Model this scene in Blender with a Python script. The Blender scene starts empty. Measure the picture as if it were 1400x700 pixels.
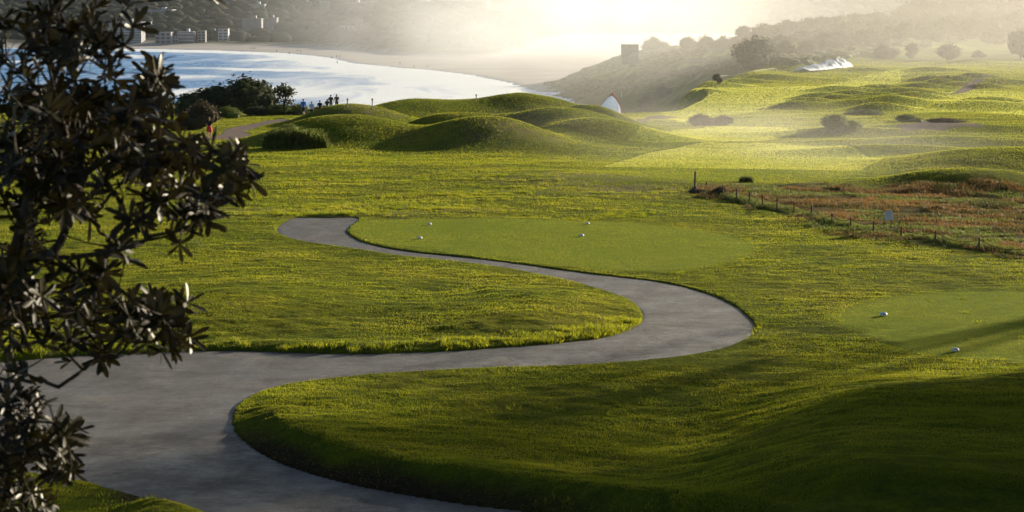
import bpy, bmesh, math, random
import numpy as np
from mathutils import Vector, Matrix

random.seed(7)
RNG = np.random.default_rng(7)
R = math.radians
S = bpy.context.scene
COL = S.collection

# ------------------------------------------------------------------ camera
F = 2722.0                       # focal length in pixels of a 1400 px wide picture
CAMZ = 9.8
PITCH = math.atan(340.0 / F)
cam_d = bpy.data.cameras.new("camera")
cam = bpy.data.objects.new("camera", cam_d); COL.objects.link(cam)
cam.location = (0, 0, CAMZ); cam.rotation_euler = (R(90) - PITCH, 0, 0)
cam_d.sensor_width = 36; cam_d.lens = F / 1400 * 36
cam_d.clip_start = 0.2; cam_d.clip_end = 9000
cam_d.dof.use_dof = True; cam_d.dof.focus_distance = 110; cam_d.dof.aperture_fstop = 7.0
S.camera = cam

# ------------------------------------------------------------------ light
SUN_AZ = 46.0                    # degrees to the right of the view direction (+Y)
SUN_EL = 12.0
w = bpy.data.worlds.new("World"); S.world = w; w.use_nodes = True
wn = w.node_tree.nodes; wl = w.node_tree.links
sky = wn.new("ShaderNodeTexSky"); sky.sky_type = 'NISHITA'; sky.sun_disc = False
sky.sun_elevation = R(SUN_EL); sky.sun_rotation = R(SUN_AZ)
sky.air_density = 1.0; sky.dust_density = 1.5; sky.ozone_density = 1.5
wn["Background"].inputs["Strength"].default_value = 0.06
wl.new(sky.outputs[0], wn["Background"].inputs[0])
sun_d = bpy.data.lights.new("sun", 'SUN'); sun_d.energy = 5.0; sun_d.angle = R(1.6)
sun_d.color = (1.0, 0.87, 0.66)
sun = bpy.data.objects.new("sun", sun_d); COL.objects.link(sun)
sd = Vector((math.sin(R(SUN_AZ)) * math.cos(R(SUN_EL)), math.cos(R(SUN_AZ)) * math.cos(R(SUN_EL)), math.sin(R(SUN_EL))))
sun.rotation_euler = sd.to_track_quat('Z', 'Y').to_euler(); sun.location = (60, 60, 80)
S.view_settings.view_transform = 'Standard'; S.view_settings.look = 'None'
S.view_settings.gamma = 1.0; S.view_settings.use_curve_mapping = False
S.view_settings.exposure = 1.3
S.cycles.max_bounces = 5; S.cycles.diffuse_bounces = 2; S.cycles.glossy_bounces = 2
S.cycles.transmission_bounces = 3; S.cycles.volume_bounces = 0; S.cycles.transparent_max_bounces = 32
S.cycles.use_denoising = True
S.cycles.volume_step_rate = 2.0; S.cycles.volume_max_steps = 48
S.cycles.sample_clamp_indirect = 6

HAZE = (0.00003, 0.85)           # density, anisotropy of the air
SPRAY = 0.0015                   # peak density of the spray over the beach

# ------------------------------------------------------------------ helpers
def link(o, parent=None):
    COL.objects.link(o)
    if parent is not None: o.parent = parent
    return o
def tag(o, label=None, cat=None, group=None, kind=None):
    if label: o["label"] = label
    if cat: o["category"] = cat
    if group: o["group"] = group
    if kind: o["kind"] = kind
    return o
def mesh_np(name, V, Fa, mat=None, parent=None, smooth=False, attrs=None):
    V = np.asarray(V, dtype=np.float32); Fa = np.asarray(Fa, dtype=np.int32)
    me = bpy.data.meshes.new(name); k = Fa.shape[1]
    me.vertices.add(len(V)); me.vertices.foreach_set("co", V.ravel())
    me.loops.add(Fa.size); me.loops.foreach_set("vertex_index", Fa.ravel())
    me.polygons.add(len(Fa))
    me.polygons.foreach_set("loop_start", np.arange(0, Fa.size, k, dtype=np.int32))
    if smooth: me.polygons.foreach_set("use_smooth", np.ones(len(Fa), dtype=bool))
    if attrs:
        for an, arr in attrs.items():
            a = me.color_attributes.new(an, 'FLOAT_COLOR', 'POINT')
            c = np.ones((len(V), 4), np.float32); c[:, :3] = arr
            a.data.foreach_set("color", c.ravel())
    me.update(calc_edges=True)
    if mat: me.materials.append(mat)
    return link(bpy.data.objects.new(name, me), parent)
def from_bm(name, bm, mat, parent=None, smooth=False):
    me = bpy.data.meshes.new(name)
    bmesh.ops.recalc_face_normals(bm, faces=bm.faces)
    if smooth:
        for f in bm.faces: f.smooth = True
    bm.to_mesh(me); bm.free(); me.materials.append(mat)
    return link(bpy.data.objects.new(name, me), parent)
def empty(name, loc, rz=0):
    o = bpy.data.objects.new(name, None); o.location = loc; o.rotation_euler = (0, 0, rz)
    o.empty_display_size = 0.2; COL.objects.link(o); return o
def copy_tree(o, parent=None):
    c = o.copy(); COL.objects.link(c)
    if parent is not None: c.parent = parent
    for ch in list(o.children): copy_tree(ch, c)
    return c
def box(bm, c, s, rot=None):
    m = Matrix.Translation(Vector(c)) @ (rot.to_4x4() if rot else Matrix.Identity(4)) @ Matrix.Diagonal((s[0], s[1], s[2], 1))
    return bmesh.ops.create_cube(bm, size=1, matrix=m)["verts"]
def tube(bm, pts, rads, seg=8):
    rings = []
    for i, p in enumerate(pts):
        p = Vector(p)
        d = (Vector(pts[min(i + 1, len(pts) - 1)]) - Vector(pts[max(i - 1, 0)])).normalized()
        a = d.orthogonal().normalized(); b = d.cross(a)
        rings.append([bm.verts.new(p + (a * math.cos(t) + b * math.sin(t)) * rads[i]) for t in [2 * math.pi * k / seg for k in range(seg)]])
        if i:
            r0, r1 = rings[-2], rings[-1]
            # align to the nearest start vertex
            j = min(range(seg), key=lambda q: (r1[q].co - r0[0].co).length)
            rings[-1] = r1[j:] + r1[:j]
            r1 = rings[-1]
            for k in range(seg): bm.faces.new((r0[k], r0[(k + 1) % seg], r1[(k + 1) % seg], r1[k]))
    bm.faces.new(rings[0][::-1]); bm.faces.new(rings[-1])

# value noise ------------------------------------------------------
def _h(ix, iy, s):
    n = (ix * 374761393 + iy * 668265263 + s * 1274126177) & 0xffffffff
    n = ((n ^ (n >> 13)) * 1274126177) & 0xffffffff
    return ((n ^ (n >> 16)) & 0xffff) / 65535.0
def vnoise(x, y, s=0):
    x = np.asarray(x, np.float64); y = np.asarray(y, np.float64)
    ix = np.floor(x).astype(np.int64); iy = np.floor(y).astype(np.int64)
    fx = x - ix; fy = y - iy
    fx = fx * fx * (3 - 2 * fx); fy = fy * fy * (3 - 2 * fy)
    a = _h(ix, iy, s); b = _h(ix + 1, iy, s); c = _h(ix, iy + 1, s); d = _h(ix + 1, iy + 1, s)
    return (a + (b - a) * fx) * (1 - fy) + (c + (d - c) * fx) * fy - 0.5
def fbm(x, y, s=0, o=4):
    r = 0; a = 1.0
    for k in range(o):
        r = r + a * vnoise(x * 2 ** k * (1.03 ** k), y * 2 ** k * (1.03 ** k), s + k * 17); a *= 0.5
    return r
def sstep(t): t = np.clip(t, 0, 1); return t * t * (3 - 2 * t)

# rays ------------------------------------------------------------
cp, sp = math.cos(PITCH), math.sin(PITCH)
def ray(x, y):
    a = (x - 700) / F; b = (350 - y) / F
    return a, cp + b * sp, -sp + b * cp
def PY(x, y, Y):                      # point on the pixel's ray at depth Y
    a, b, c = ray(x, y); t = Y / b
    return Vector((a * t, Y, CAMZ + c * t))
def PZ(x, y, z):
    a, b, c = ray(x, y); t = (z - CAMZ) / c
    return Vector((a * t, b * t, z))

# ------------------------------------------------------------------ terrain height
CP = [(-60, 0, 6.8), (0, 0, 8.0), (60, 0, 7.0), (0, 8, 5.7), (-12, 8, 5.6), (12, 8, 5.7), (0, 20, 2.4), (-20, 20, 2.2), (25, 20, 2.6), (0, 30, .5), (-15, 30, .4), (15, 30, .7),
      (-20, 38, 0), (0, 38, 0), (20, 38, .3), (0, 55, 0), (-25, 55, 0), (25, 55, .25), (0, 75, 0), (-28, 78, .1), (20, 72, .1), (32, 80, -.3),
      (0, 100, 0), (-32, 100, .0), (15, 100, -.2), (35, 100, -.6), (0, 130, -.1), (-40, 130, -.3), (45, 130, -.6), (0, 160, -.5), (-50, 160, -.8), (60, 160, -.8),
      (-30, 195, -1.0), (-70, 200, -1), (0, 200, -1.3), (-10, 222, -1.5), (-40, 230, -2.0), (-90, 240, -2.5), (-200, 200, -3), (200, 60, 4), (-200, 60, 4), (250, 250, 2), (-80, 100, .5), (90, 100, .5)]
for x, y, Y in [(1000, 170, 190), (1300, 170, 190), (860, 163, 215), (1100, 130, 275), (950, 132, 270), (850, 138, 260), (1380, 150, 230), (1250, 110, 350), (1390, 122, 310), (1050, 105, 360),
                (900, 116, 340), (1200, 90, 440), (1390, 92, 430), (1300, 79, 520), (1400, 72, 540), (850, 112, 330), (850, 90, 450), (950, 82, 480), (1000, 66, 560), (900, 70, 620), (850, 75, 660),
                (1050, 64, 600), (1150, 57, 640), (1250, 48, 680), (1390, 42, 700), (1000, 60, 760), (1100, 44, 800), (1250, 26, 880), (1400, 14, 950), (1600, 10, 950), (1600, 60, 650), (800, 86, 900), (740, 76, 1000), (900, 72, 1000)]:
    p = PY(x, y, Y); CP.append((p.x, p.y, p.z))
CP = np.array(CP, float)
def _uv(X, Y): Yp = np.maximum(Y, 0) + 30; return np.stack([X / Yp * 3.0, np.log(Yp) * 1.6], -1)
_cu = _uv(CP[:, 0], CP[:, 1])
def _ker(d2): return -np.sqrt(d2 + 0.004)
_A = _ker(((_cu[:, None] - _cu[None]) ** 2).sum(-1)); _n = len(CP)
_M = np.zeros((_n + 3, _n + 3)); _M[:_n, :_n] = _A - 0.01 * np.eye(_n) * 0; _M[:_n, _n] = 1; _M[:_n, _n + 1:] = _cu; _M[_n, :_n] = 1; _M[_n + 1:, :_n] = _cu.T
_wts = np.linalg.solve(_M, np.r_[CP[:, 2], 0, 0, 0])
def base_z(X, Y):
    q = _uv(X, Y); sh = q.shape[:-1]; q = q.reshape(-1, 2); out = np.empty(len(q))
    for i in range(0, len(q), 60000):
        qq = q[i:i + 60000]
        out[i:i + 60000] = _ker(((qq[:, None] - _cu[None]) ** 2).sum(-1)) @ _wts[:_n] + _wts[_n] + qq @ _wts[_n + 1:]
    return out.reshape(sh)

# mounds: crest pixel, depth, half width across (m), half depth (m), skew of the crest line
MOUNDS = [  # x, ytop, Y, hw, hd, rot(deg)
    (478, 142, 180, 5.2, 10, 10), (462, 157, 152, 4.6, 9, -18), (520, 172, 148, 3.6, 8, -25), (655, 160, 147, 3.6, 8, -12), (700, 176, 142, 3.5, 8, -20), (618, 154, 168, 3.4, 7, -5),
    (765, 147, 165, 4.2, 9, -14), (815, 163, 155, 4.0, 8, -20), (735, 129, 208, 4.5, 9, -5), (800, 143, 178, 3.0, 6, -10), (600, 136, 205, 5.0, 8, 0), (665, 133, 207, 4.0, 8, 0), (545, 140, 200, 4.0, 8, 0),
    (862, 163, 200, 4, 8, -15), (1289, 231, 113, 5.2, 6.5, -8), (1345, 236, 112, 4.0, 6, -8), (1345, 207, 131, 6.0, 8, 0), (1420, 208, 132, 7, 9, 0), (1220, 203, 142, 6, 5, -10), (1130, 216, 140, 4, 4, -8), (1300, 196, 155, 7, 6, -8), (1180, 187, 168, 6, 5, -6), (1290, 181, 178, 7, 5, -4), (1060, 190, 168, 5, 4, -6),
    (775, 236, 116, 5.0, 7, -10), (850, 246, 112, 4, 6, -10),
    (1125, 177, 205, 3.5, 5, 0),
]
for x, y, Y, hw in [(1120, 128, 262, 3.2), (1145, 132, 255, 2.6), (1105, 139, 245, 3), (1160, 126, 270, 3.5), (1185, 137, 247, 3), (1205, 130, 262, 3), (1225, 136, 250, 3), (1175, 144, 238, 4), (1225, 143, 240, 3.2), (1150, 120, 290, 4),
                    (1200, 118, 300, 3.5), (1240, 122, 285, 4), (1260, 114, 312, 3.4), (1285, 107, 330, 3), (1300, 103, 345, 3), (1330, 98, 365, 3.4), (1270, 103, 350, 3), (1310, 112, 320, 3.2), (1345, 114, 312, 2.5), (1250, 129, 268, 3), (1090, 147, 235, 3), (1200, 150, 228, 3), (1270, 94, 400, 5), (1180, 97, 405, 4), (1350, 140, 250, 4),
                    (930, 128, 285, 4), (970, 122, 310, 4), (1010, 116, 335, 4), (1040, 110, 350, 5), (1365, 106, 340, 5), (1330, 148, 235, 6)]:
    MOUNDS.append((x, y, Y, hw, hw * 1.3, 0))
_mp = []
def raw_z(X, Y):
    z = base_z(X, Y)
    for (cx, cy, h, a, b, c, s) in _mp:
        m = (np.abs(Y - cy) < 3.2 * b) & (np.abs(X - cx) < 4.6 * max(a, b))
        if not np.any(m): continue
        dx = X[m] - cx; dy = Y[m] - cy
        u = (dx * c + dy * s) / a; v = (-dx * s + dy * c) / b
        u = np.where(u > 0, u / 1.25, u)          # long tail on the sunny side
        r2 = u * u + v * v
        z[m] = z[m] + h * np.exp(-0.9 * r2 ** 1.15)
    return z
_tg = []
for x, y, Y, hw, hd, rot in sorted(MOUNDS, key=lambda m: -m[3]):
    hd *= .62 if Y < 190 else .8
    hw *= 1.15 if Y < 215 and x < 900 else 1.0
    if x == 478: hw *= .72
    p = PY(x, y, Y); _tg.append(p.z)
    _mp.append((p.x, p.y, .3, hw, hd, math.cos(R(rot)), math.sin(R(rot))))
for it in range(6):                   # raise or lower each mound until its crest stands where it should
    for i, m in enumerate(_mp):
        cur = float(raw_z(np.array([m[0]]), np.array([m[1]]))[0])
        lo = .85 if m[1] > 225 else .62 if (m[0] > 26 and m[1] > 108 and m[1] < 190) else .12
        _mp[i] = m[:2] + (min(max(m[2] + .8 * (_tg[i] - cur), lo), 3.2),) + m[3:]

# land outline (world metres), sea outside
LAND = np.array([(-900, -200), (-900, 120), (-400, 190), (-160, 236), (-80, 240), (-30, 238), (0, 236), (8, 240), (12, 262), (12, 300), (14, 380), (14, 480), (12, 600), (6, 760), (-2, 880), (-10, 980), (2, 1060), (60, 1110), (200, 1140), (500, 1160), (1500, 1100), (1500, -200)], float)
def poly_sdf(X, Y, P):
    """signed distance, positive inside"""
    d2 = np.full(X.shape, 1e18); ins = np.zeros(X.shape, bool)
    n = len(P)
    for i in range(n):
        x0, y0 = P[i]; x1, y1 = P[(i + 1) % n]
        ex, ey = x1 - x0, y1 - y0; L = ex * ex + ey * ey
        if L < 1e-9: continue
        t = np.clip(((X - x0) * ex + (Y - y0) * ey) / L, 0, 1)
        dx = X - x0 - t * ex; dy = Y - y0 - t * ey
        d2 = np.minimum(d2, dx * dx + dy * dy)
        if y0 != y1:
            c = ((y0 > Y) != (y1 > Y)) & (X < (x1 - x0) * (Y - y0) / (y1 - y0) + x0)
            ins ^= c
    d = np.sqrt(d2); return np.where(ins, d, -d)
SEA = -28.0
def land_z(X, Y):
    z = raw_z(X, Y)
    m = (Y > 170)
    if np.any(m):
        Xm, Ym = X[m], Y[m]
        d = poly_sdf(Xm + 6 * vnoise(Xm / 25, Ym / 25, 5), Ym, LAND)
        wd = 12 + np.clip((Ym - 260) / 6, 0, 60)
        d0 = d / wd
        z[m] = (SEA - 6) + (z[m] - SEA + 6) * sstep(d0 * 0.5 + 0.5 if False else d0)
    return z
def gz(x, y): return float(land_z(np.array([float(x)]), np.array([float(y)]))[0])
_YS = np.geomspace(20, 1250, 2600)
def G(x, y):                         # first point of the ground hit by the pixel's ray
    a, b, c = ray(x, y); X = a / b * _YS; Z = CAMZ + c / b * _YS
    g = land_z(X.copy(), _YS.copy()); hit = np.nonzero(g > Z)[0]
    if len(hit) == 0: return None
    i = max(hit[0], 1); d0 = Z[i - 1] - g[i - 1]; d1 = Z[i] - g[i]; t = d0 / (d0 - d1)
    Y = _YS[i - 1] + t * (_YS[i] - _YS[i - 1]); return Vector((a / b * Y, Y, gz(a / b * Y, Y)))
def smooth_poly(P, n=6, closed=True):
    P = [np.array(p, float) for p in P]; out = []; m = len(P)
    for i in range(m if closed else m - 1):
        if closed: p0, p1, p2, p3 = P[i - 1], P[i], P[(i + 1) % m], P[(i + 2) % m]
        else: p0, p1, p2, p3 = P[max(i - 1, 0)], P[i], P[i + 1], P[min(i + 2, m - 1)]
        for k in range(n):
            t = k / n
            out.append(0.5 * ((2 * p1) + (-p0 + p2) * t + (2 * p0 - 5 * p1 + 4 * p2 - p3) * t * t + (-p0 + 3 * p1 - 3 * p2 + p3) * t ** 3))
    if not closed: out.append(P[-1])
    return np.array(out)
def gpoly(pts, n=4):
    q = [G(*p) for p in pts]
    return smooth_poly([(v.x, v.y) for v in q if v is not None], n)

PATH_IMG = [(405, 297), (450, 296.5), (489, 297.5), (476, 308), (473, 317), (484, 325), (505, 333), (560, 343), (640, 351), (720, 361), (790, 371), (850, 378), (900, 384), (950, 395), (985, 408), (1010, 422),
            (1024, 435), (1030, 446), (1024, 457), (1005, 467), (970, 478), (920, 486), (850, 493), (760, 498), (640, 502), (540, 507), (470, 513), (400, 522), (355, 533), (330, 546), (317, 560), (314, 574),
            (322, 592), (345, 612), (380, 630), (440, 650), (520, 668), (620, 685), (740, 700), (900, 725), (1000, 760), (700, 790), (420, 745), (282, 700), (200, 678), (140, 662), (80, 650), (0, 642), (-200, 640),
            (-420, 630), (-420, 520), (-200, 500), (0, 493), (100, 485), (250, 479), (330, 478), (430, 481), (500, 482), (600, 479), (680, 474), (760, 468), (820, 461), (855, 452), (876, 441), (882, 430), (875, 418),
            (855, 405), (820, 393), (770, 380), (700, 366), (620, 355.5), (540, 347), (470, 336), (420, 329), (392, 322), (380, 314), (387, 305)]
PATH = gpoly(PATH_IMG, 4)
PATH2 = gpoly([(250, 194), (294, 190), (310, 190.5), (330, 188.5), (344, 185.5), (334, 180), (344, 176.5), (362, 171), (380, 167.5), (395, 165), (400, 163), (391, 162.5), (373, 164), (351, 168), (330, 172), (309, 177), (300, 184), (285, 187), (250, 190)], 3)
TEE1 = gpoly([(474, 312), (488, 302), (560, 299), (700, 299), (820, 302), (930, 311), (1000, 322), (1030, 338), (1000, 356), (900, 372), (800, 366), (700, 354), (600, 343), (510, 330)], 3)
TEE2 = gpoly([(1150, 432), (1200, 408), (1300, 401), (1420, 402), (1500, 480), (1430, 500), (1330, 492), (1240, 478), (1180, 460)], 3)
ROUGH = gpoly([(940, 262), (1000, 256), (1100, 252), (1250, 254), (1400, 258), (1500, 265), (1500, 370), (1400, 353), (1330, 345), (1230, 331), (1150, 318), (1060, 292), (1000, 277)], 3)
TRACKS = [gpoly(p, 3) for p in [
    [(1225, 175), (1262, 166), (1300, 167), (1340, 170), (1320, 172), (1290, 178), (1240, 180)],
    [(1310, 124), (1330, 110), (1345, 101), (1352, 103), (1342, 112), (1326, 125), (1300, 130)],
    [(862, 163), (885, 160), (930, 161), (900, 164)],
]]
FAIR = [gpoly(p, 3) for p in [
    [(780, 240), (900, 205), (1000, 195), (1100, 200), (1190, 212), (1170, 238), (1050, 247), (900, 247)],
    [(870, 176), (960, 174), (1060, 175), (1080, 183), (980, 195), (900, 197), (850, 190)],
    [(900, 148), (1040, 120), (1200, 98), (1240, 100), (1200, 118), (1110, 130), (1050, 150), (980, 158), (910, 158)],
    [(1225, 134), (1300, 125), (1400, 127), (1480, 135), (1480, 160), (1330, 154), (1240, 155)],
]]
ISLAND = gpoly([(-420, 517), (-200, 498), (0, 492), (100, 484), (250, 478), (330, 477), (430, 480), (500, 481), (600, 478), (680, 473), (760, 467), (820, 460), (855, 451), (876, 440), (882, 430), (870, 405), (700, 366), (400, 325), (0, 330), (-420, 400)], 2)
def path_effect(X, Y, z, fine=True):
    m = (Y > 28) & (Y < 105) & (np.abs(X) < 45)
    sd_ = np.full(X.shape, -50.0)
    if np.any(m): sd_[m] = poly_sdf(X[m], Y[m], PATH)
    d = -sd_ + 0.05 * vnoise(X / .35, Y / .3, 95) + 0.05 * vnoise(X / 1.2, Y / 1.0, 96)   # distance outside the path, ragged edge
    # verge banks: edge of the near lawn (its left tip, low side) and the island's lower edge
    near = sstep((52 - Y) / 9) * sstep((X + 8.0) / 1.5) * (Y > 33)
    z = z + np.where(d > 0, 0.50 * near * sstep(d / 1.3) * np.exp(-(np.clip(d, 0, 30) / 4.5) ** 2), 0)
    isl = np.zeros(X.shape)
    if np.any(m): isl[m] = sstep(poly_sdf(X[m], Y[m], ISLAND) / 0.1 + .5) * sstep((9.5 - X[m]) / 3) * sstep((59 - Y[m]) / 3)
    z = z + np.where(d > 0, 0.30 * isl * sstep(d / 1.1), 0)
    on_ = sstep((d - .2) / 3.5)
    xb = 3.6 + (Y - 44) * .22
    z = z + on_ * (Y < 54) * sstep((54 - Y) / 9) * (0.80 * sstep((X - xb) / 4.6) - 0.22 * np.exp(-((X - xb + .6) / 2.2) ** 2)) * sstep((Y - 33) / 3)
    isl2 = np.zeros(X.shape)
    if np.any(m): isl2[m] = sstep(poly_sdf(X[m], Y[m], ISLAND) / 4.0)
    z = z + isl2 * (0.42 * np.exp(-((X - 2.5) / 5.0) ** 2 - ((Y - 63) / 6.5) ** 2) + .38 * np.exp(-((X + 9) / 4.5) ** 2 - ((Y - 66) / 6) ** 2))
    # the grass stands 6 cm over the path, the sheet of the path lies in the tray
    lip = sstep((d - 0.02) / 0.10)
    z = np.where(d < 40, z - 0.10 * (1 - lip), z)
    return z, d

def material(name, col, rough=0.9, spec=0.2, trans=0.0, var=None, bump=None, metallic=0.0, scale=4.0):
    m = bpy.data.materials.new(name); m.use_nodes = True; nt = m.node_tree; N = nt.nodes; L = nt.links
    b = N["Principled BSDF"]; b.inputs["Roughness"].default_value = rough; b.inputs["Specular IOR Level"].default_value = spec
    b.inputs["Metallic"].default_value = metallic
    tc = N.new("ShaderNodeTexCoord"); nz = N.new("ShaderNodeTexNoise"); nz.inputs["Scale"].default_value = scale; nz.inputs["Detail"].default_value = 5
    L.new(tc.outputs["Object"], nz.inputs["Vector"])
    ramp = N.new("ShaderNodeValToRGB"); c2 = var if var else tuple(c * 0.72 for c in col)
    ramp.color_ramp.elements[0].position = 0.35; ramp.color_ramp.elements[1].position = 0.68
    ramp.color_ramp.elements[0].color = (*c2, 1); ramp.color_ramp.elements[1].color = (*col, 1)
    L.new(nz.outputs["Fac"], ramp.inputs["Fac"]); L.new(ramp.outputs[0], b.inputs["Base Color"])
    if bump:
        bp = N.new("ShaderNodeBump"); bp.inputs["Strength"].default_value = bump; bp.inputs["Distance"].default_value = 0.05
        L.new(nz.outputs["Fac"], bp.inputs["Height"]); L.new(bp.outputs[0], b.inputs["Normal"])
    if trans:
        tr = N.new("ShaderNodeBsdfTranslucent"); mx = N.new("ShaderNodeMixShader"); mx.inputs[0].default_value = trans
        hs = N.new("ShaderNodeHueSaturation"); hs.inputs["Value"].default_value = 1.5; hs.inputs["Hue"].default_value = 0.485
        L.new(ramp.outputs[0], hs.inputs["Color"]); L.new(hs.outputs[0], tr.inputs["Color"])
        L.new(b.outputs[0], mx.inputs[1]); L.new(tr.outputs[0], mx.inputs[2]); L.new(mx.outputs[0], N["Material Output"].inputs["Surface"])
    return m

# ------------------------------------------------------------------ ground material
def ground_material():
    m = bpy.data.materials.new("turf"); m.use_nodes = True; N = m.node_tree.nodes; L = m.node_tree.links
    b = N["Principled BSDF"]; b.inputs["Roughness"].default_value = 1.0; b.inputs["Specular IOR Level"].default_value = 0.02
    geo = N.new("ShaderNodeNewGeometry")
    def noise(scale, detail=6, rough=0.6, sy=1.0):
        mp = N.new("ShaderNodeMapping"); mp.inputs["Scale"].default_value = (1, sy, 1)
        L.new(geo.outputs["Position"], mp.inputs[0])
        n = N.new("ShaderNodeTexNoise"); n.inputs["Scale"].default_value = scale; n.inputs["Detail"].default_value = detail; n.inputs["Roughness"].default_value = rough
        L.new(mp.outputs[0], n.inputs["Vector"]); return n.outputs["Fac"]
    def ramp(fac, stops):
        r = N.new("ShaderNodeValToRGB"); e = r.color_ramp.elements
        while len(e) < len(stops): e.new(0.5)
        for el, (p, c) in zip(e, stops): el.position = p; el.color = (*c, 1)
        L.new(fac, r.inputs["Fac"]); return r.outputs[0]
    def mix(f, a, bb, mode='MIX'):
        x = N.new("ShaderNodeMix"); x.data_type = 'RGBA'; x.blend_type = mode
        if isinstance(f, float): x.inputs[0].default_value = f
        else: L.new(f, x.inputs[0])
        for s, v in ((6, a), (7, bb)):
            if isinstance(v, tuple): x.inputs[s].default_value = (*v, 1)
            else: L.new(v, x.inputs[s])
        return x.outputs[2]
    def att(nm):
        a = N.new("ShaderNodeAttribute"); a.attribute_name = nm
        s = N.new("ShaderNodeSeparateColor"); L.new(a.outputs["Color"], s.inputs[0]); return s.outputs
    mA, mB = att("mask"), att("mask2")
    big = noise(0.16, 5, 0.6, 0.8); mid = noise(1.6, 6, 0.65, 1.4); fine = noise(11, 4, 0.7)
    rough_c = ramp(big, [(0.30, (0.055, 0.085, 0.004)), (0.48, (0.120, 0.148, 0.006)), (0.60, (0.185, 0.185, 0.010)), (0.75, (0.22, 0.180, 0.038))])
    c = mix(ramp(mid, [(0.30, (1, 1, 1)), (0.6, (0, 0, 0))]), rough_c, (0.052, 0.075, 0.008))
    c = mix(ramp(fine, [(0.35, (.55, .55, .55)), (0.62, (0, 0, 0))]), c, (0.040, 0.045, 0.010))
    mown = mix(ramp(mid, [(0.25, (1, 1, 1)), (0.7, (0, 0, 0))]), (0.175, 0.205, 0.018), (0.115, 0.155, 0.012))
    mown = mix(ramp(fine, [(0.35, (.35, .35, .35)), (0.6, (0, 0, 0))]), mown, (0.06, 0.08, 0.014))
    c = mix(mA[1], c, mown)
    dry = ramp(noise(0.55, 8, 0.75, 1.3), [(0.38, (0.030, 0.042, 0.008)), (0.47, (0.065, 0.058, 0.016)), (0.56, (0.135, 0.085, 0.028)), (0.64, (0.075, 0.085, 0.016))])
    c = mix(mA[0], c, dry)
    dirt = ramp(mid, [(0.3, (0.13, 0.10, 0.09)), (0.7, (0.24, 0.19, 0.17))])
    c = mix(mA[2], c, dirt)
    soil = ramp(fine, [(0.3, (0.020, 0.014, 0.008)), (0.7, (0.060, 0.042, 0.022))])
    c = mix(mB[0], c, soil)
    scrub = ramp(noise(0.12, 7, 0.7, 1.0), [(0.3, (0.045, 0.070, 0.014)), (0.48, (0.11, 0.15, 0.022)), (0.62, (0.22, 0.25, 0.035))])
    c = mix(mB[1], c, scrub)
    thin = ramp(fine, [(0.3, (0.10, 0.09, 0.055)), (0.7, (0.20, 0.165, 0.10))])
    c = mix(mB[2], c, thin)
    L.new(c, b.inputs["Base Color"])
    add = N.new("ShaderNodeMath"); add.operation = 'ADD'
    mul = N.new("ShaderNodeMath"); mul.operation = 'MULTIPLY'; mul.inputs[1].default_value = 0.35
    L.new(noise(26, 4, 0.8), mul.inputs[0]); L.new(noise(5.5, 6, 0.7), add.inputs[0]); L.new(mul.outputs[0], add.inputs[1])
    bp = N.new("ShaderNodeBump"); bp.inputs["Distance"].default_value = 0.28
    st = N.new("ShaderNodeMapRange"); st.inputs[1].default_value = 0; st.inputs[2].default_value = 1; st.inputs[3].default_value = 0.85; st.inputs[4].default_value = 0.35
    L.new(mA[1], st.inputs[0]); L.new(st.outputs[0], bp.inputs["Strength"])
    L.new(add.outputs[0], bp.inputs["Height"]); L.new(bp.outputs[0], b.inputs["Normal"])
    return m
M_TURF = ground_material()

# ------------------------------------------------------------------ ground sheet
def fine_bumps(X, Y, z, d, masks):
    ro, mo, di, so, sc, th = masks
    turf = np.clip(1 - mo * 0.8 - di - 0.0, 0, 1)
    on = sstep(d / 0.5)                              # no bumps inside the path tray
    near = np.clip(1.6 - Y / 120, 0.15, 1)
    n = 0.09 * fbm(X / 2.9, Y / 2.0, 3, 3) + 0.045 * fbm(X / 0.62, Y / 0.42, 9, 3) * near
    # scattered sharper tussock ripples
    t = np.clip(vnoise(X / 0.9, Y / 0.7, 21) - 0.12, 0, 1) * np.clip(vnoise(X / 6, Y / 6, 22) + 0.2, 0, 1)
    n = n + 0.22 * t * near
    z = z + on * turf * n
    z = z + ro * (0.10 * fbm(X / 1.1, Y / 0.9, 31, 4) + 0.10)
    far = np.clip((Y - 200) / 200, 0, 1)
    z = z + sc * far * (3.0 * np.abs(fbm(X / 16, Y / 22, 41, 4)) + 0.6 * fbm(X / 4, Y / 6, 43, 3))
    z = z + (1 - sc) * far * 0.8 * fbm(X / 22, Y / 30, 51, 2)
    return z
ys = [-60.0]
while ys[-1] < 1180:
    y = ys[-1]
    if y < 30: s = 1.2
    elif y < 64: s = 0.085
    elif y < 100: s = 0.085 + (y - 64) * 0.0035
    elif y < 240: s = 0.21 + (y - 100) * 0.004
    else: s = 0.8 + (y - 240) * 0.008
    ys.append(y + s)
ys = np.array(ys); NC = 760
u = np.linspace(-1, 1, NC); u = np.sign(u) * (0.55 * np.abs(u) + 0.45 * np.abs(u) ** 6)   # denser in the middle
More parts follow.
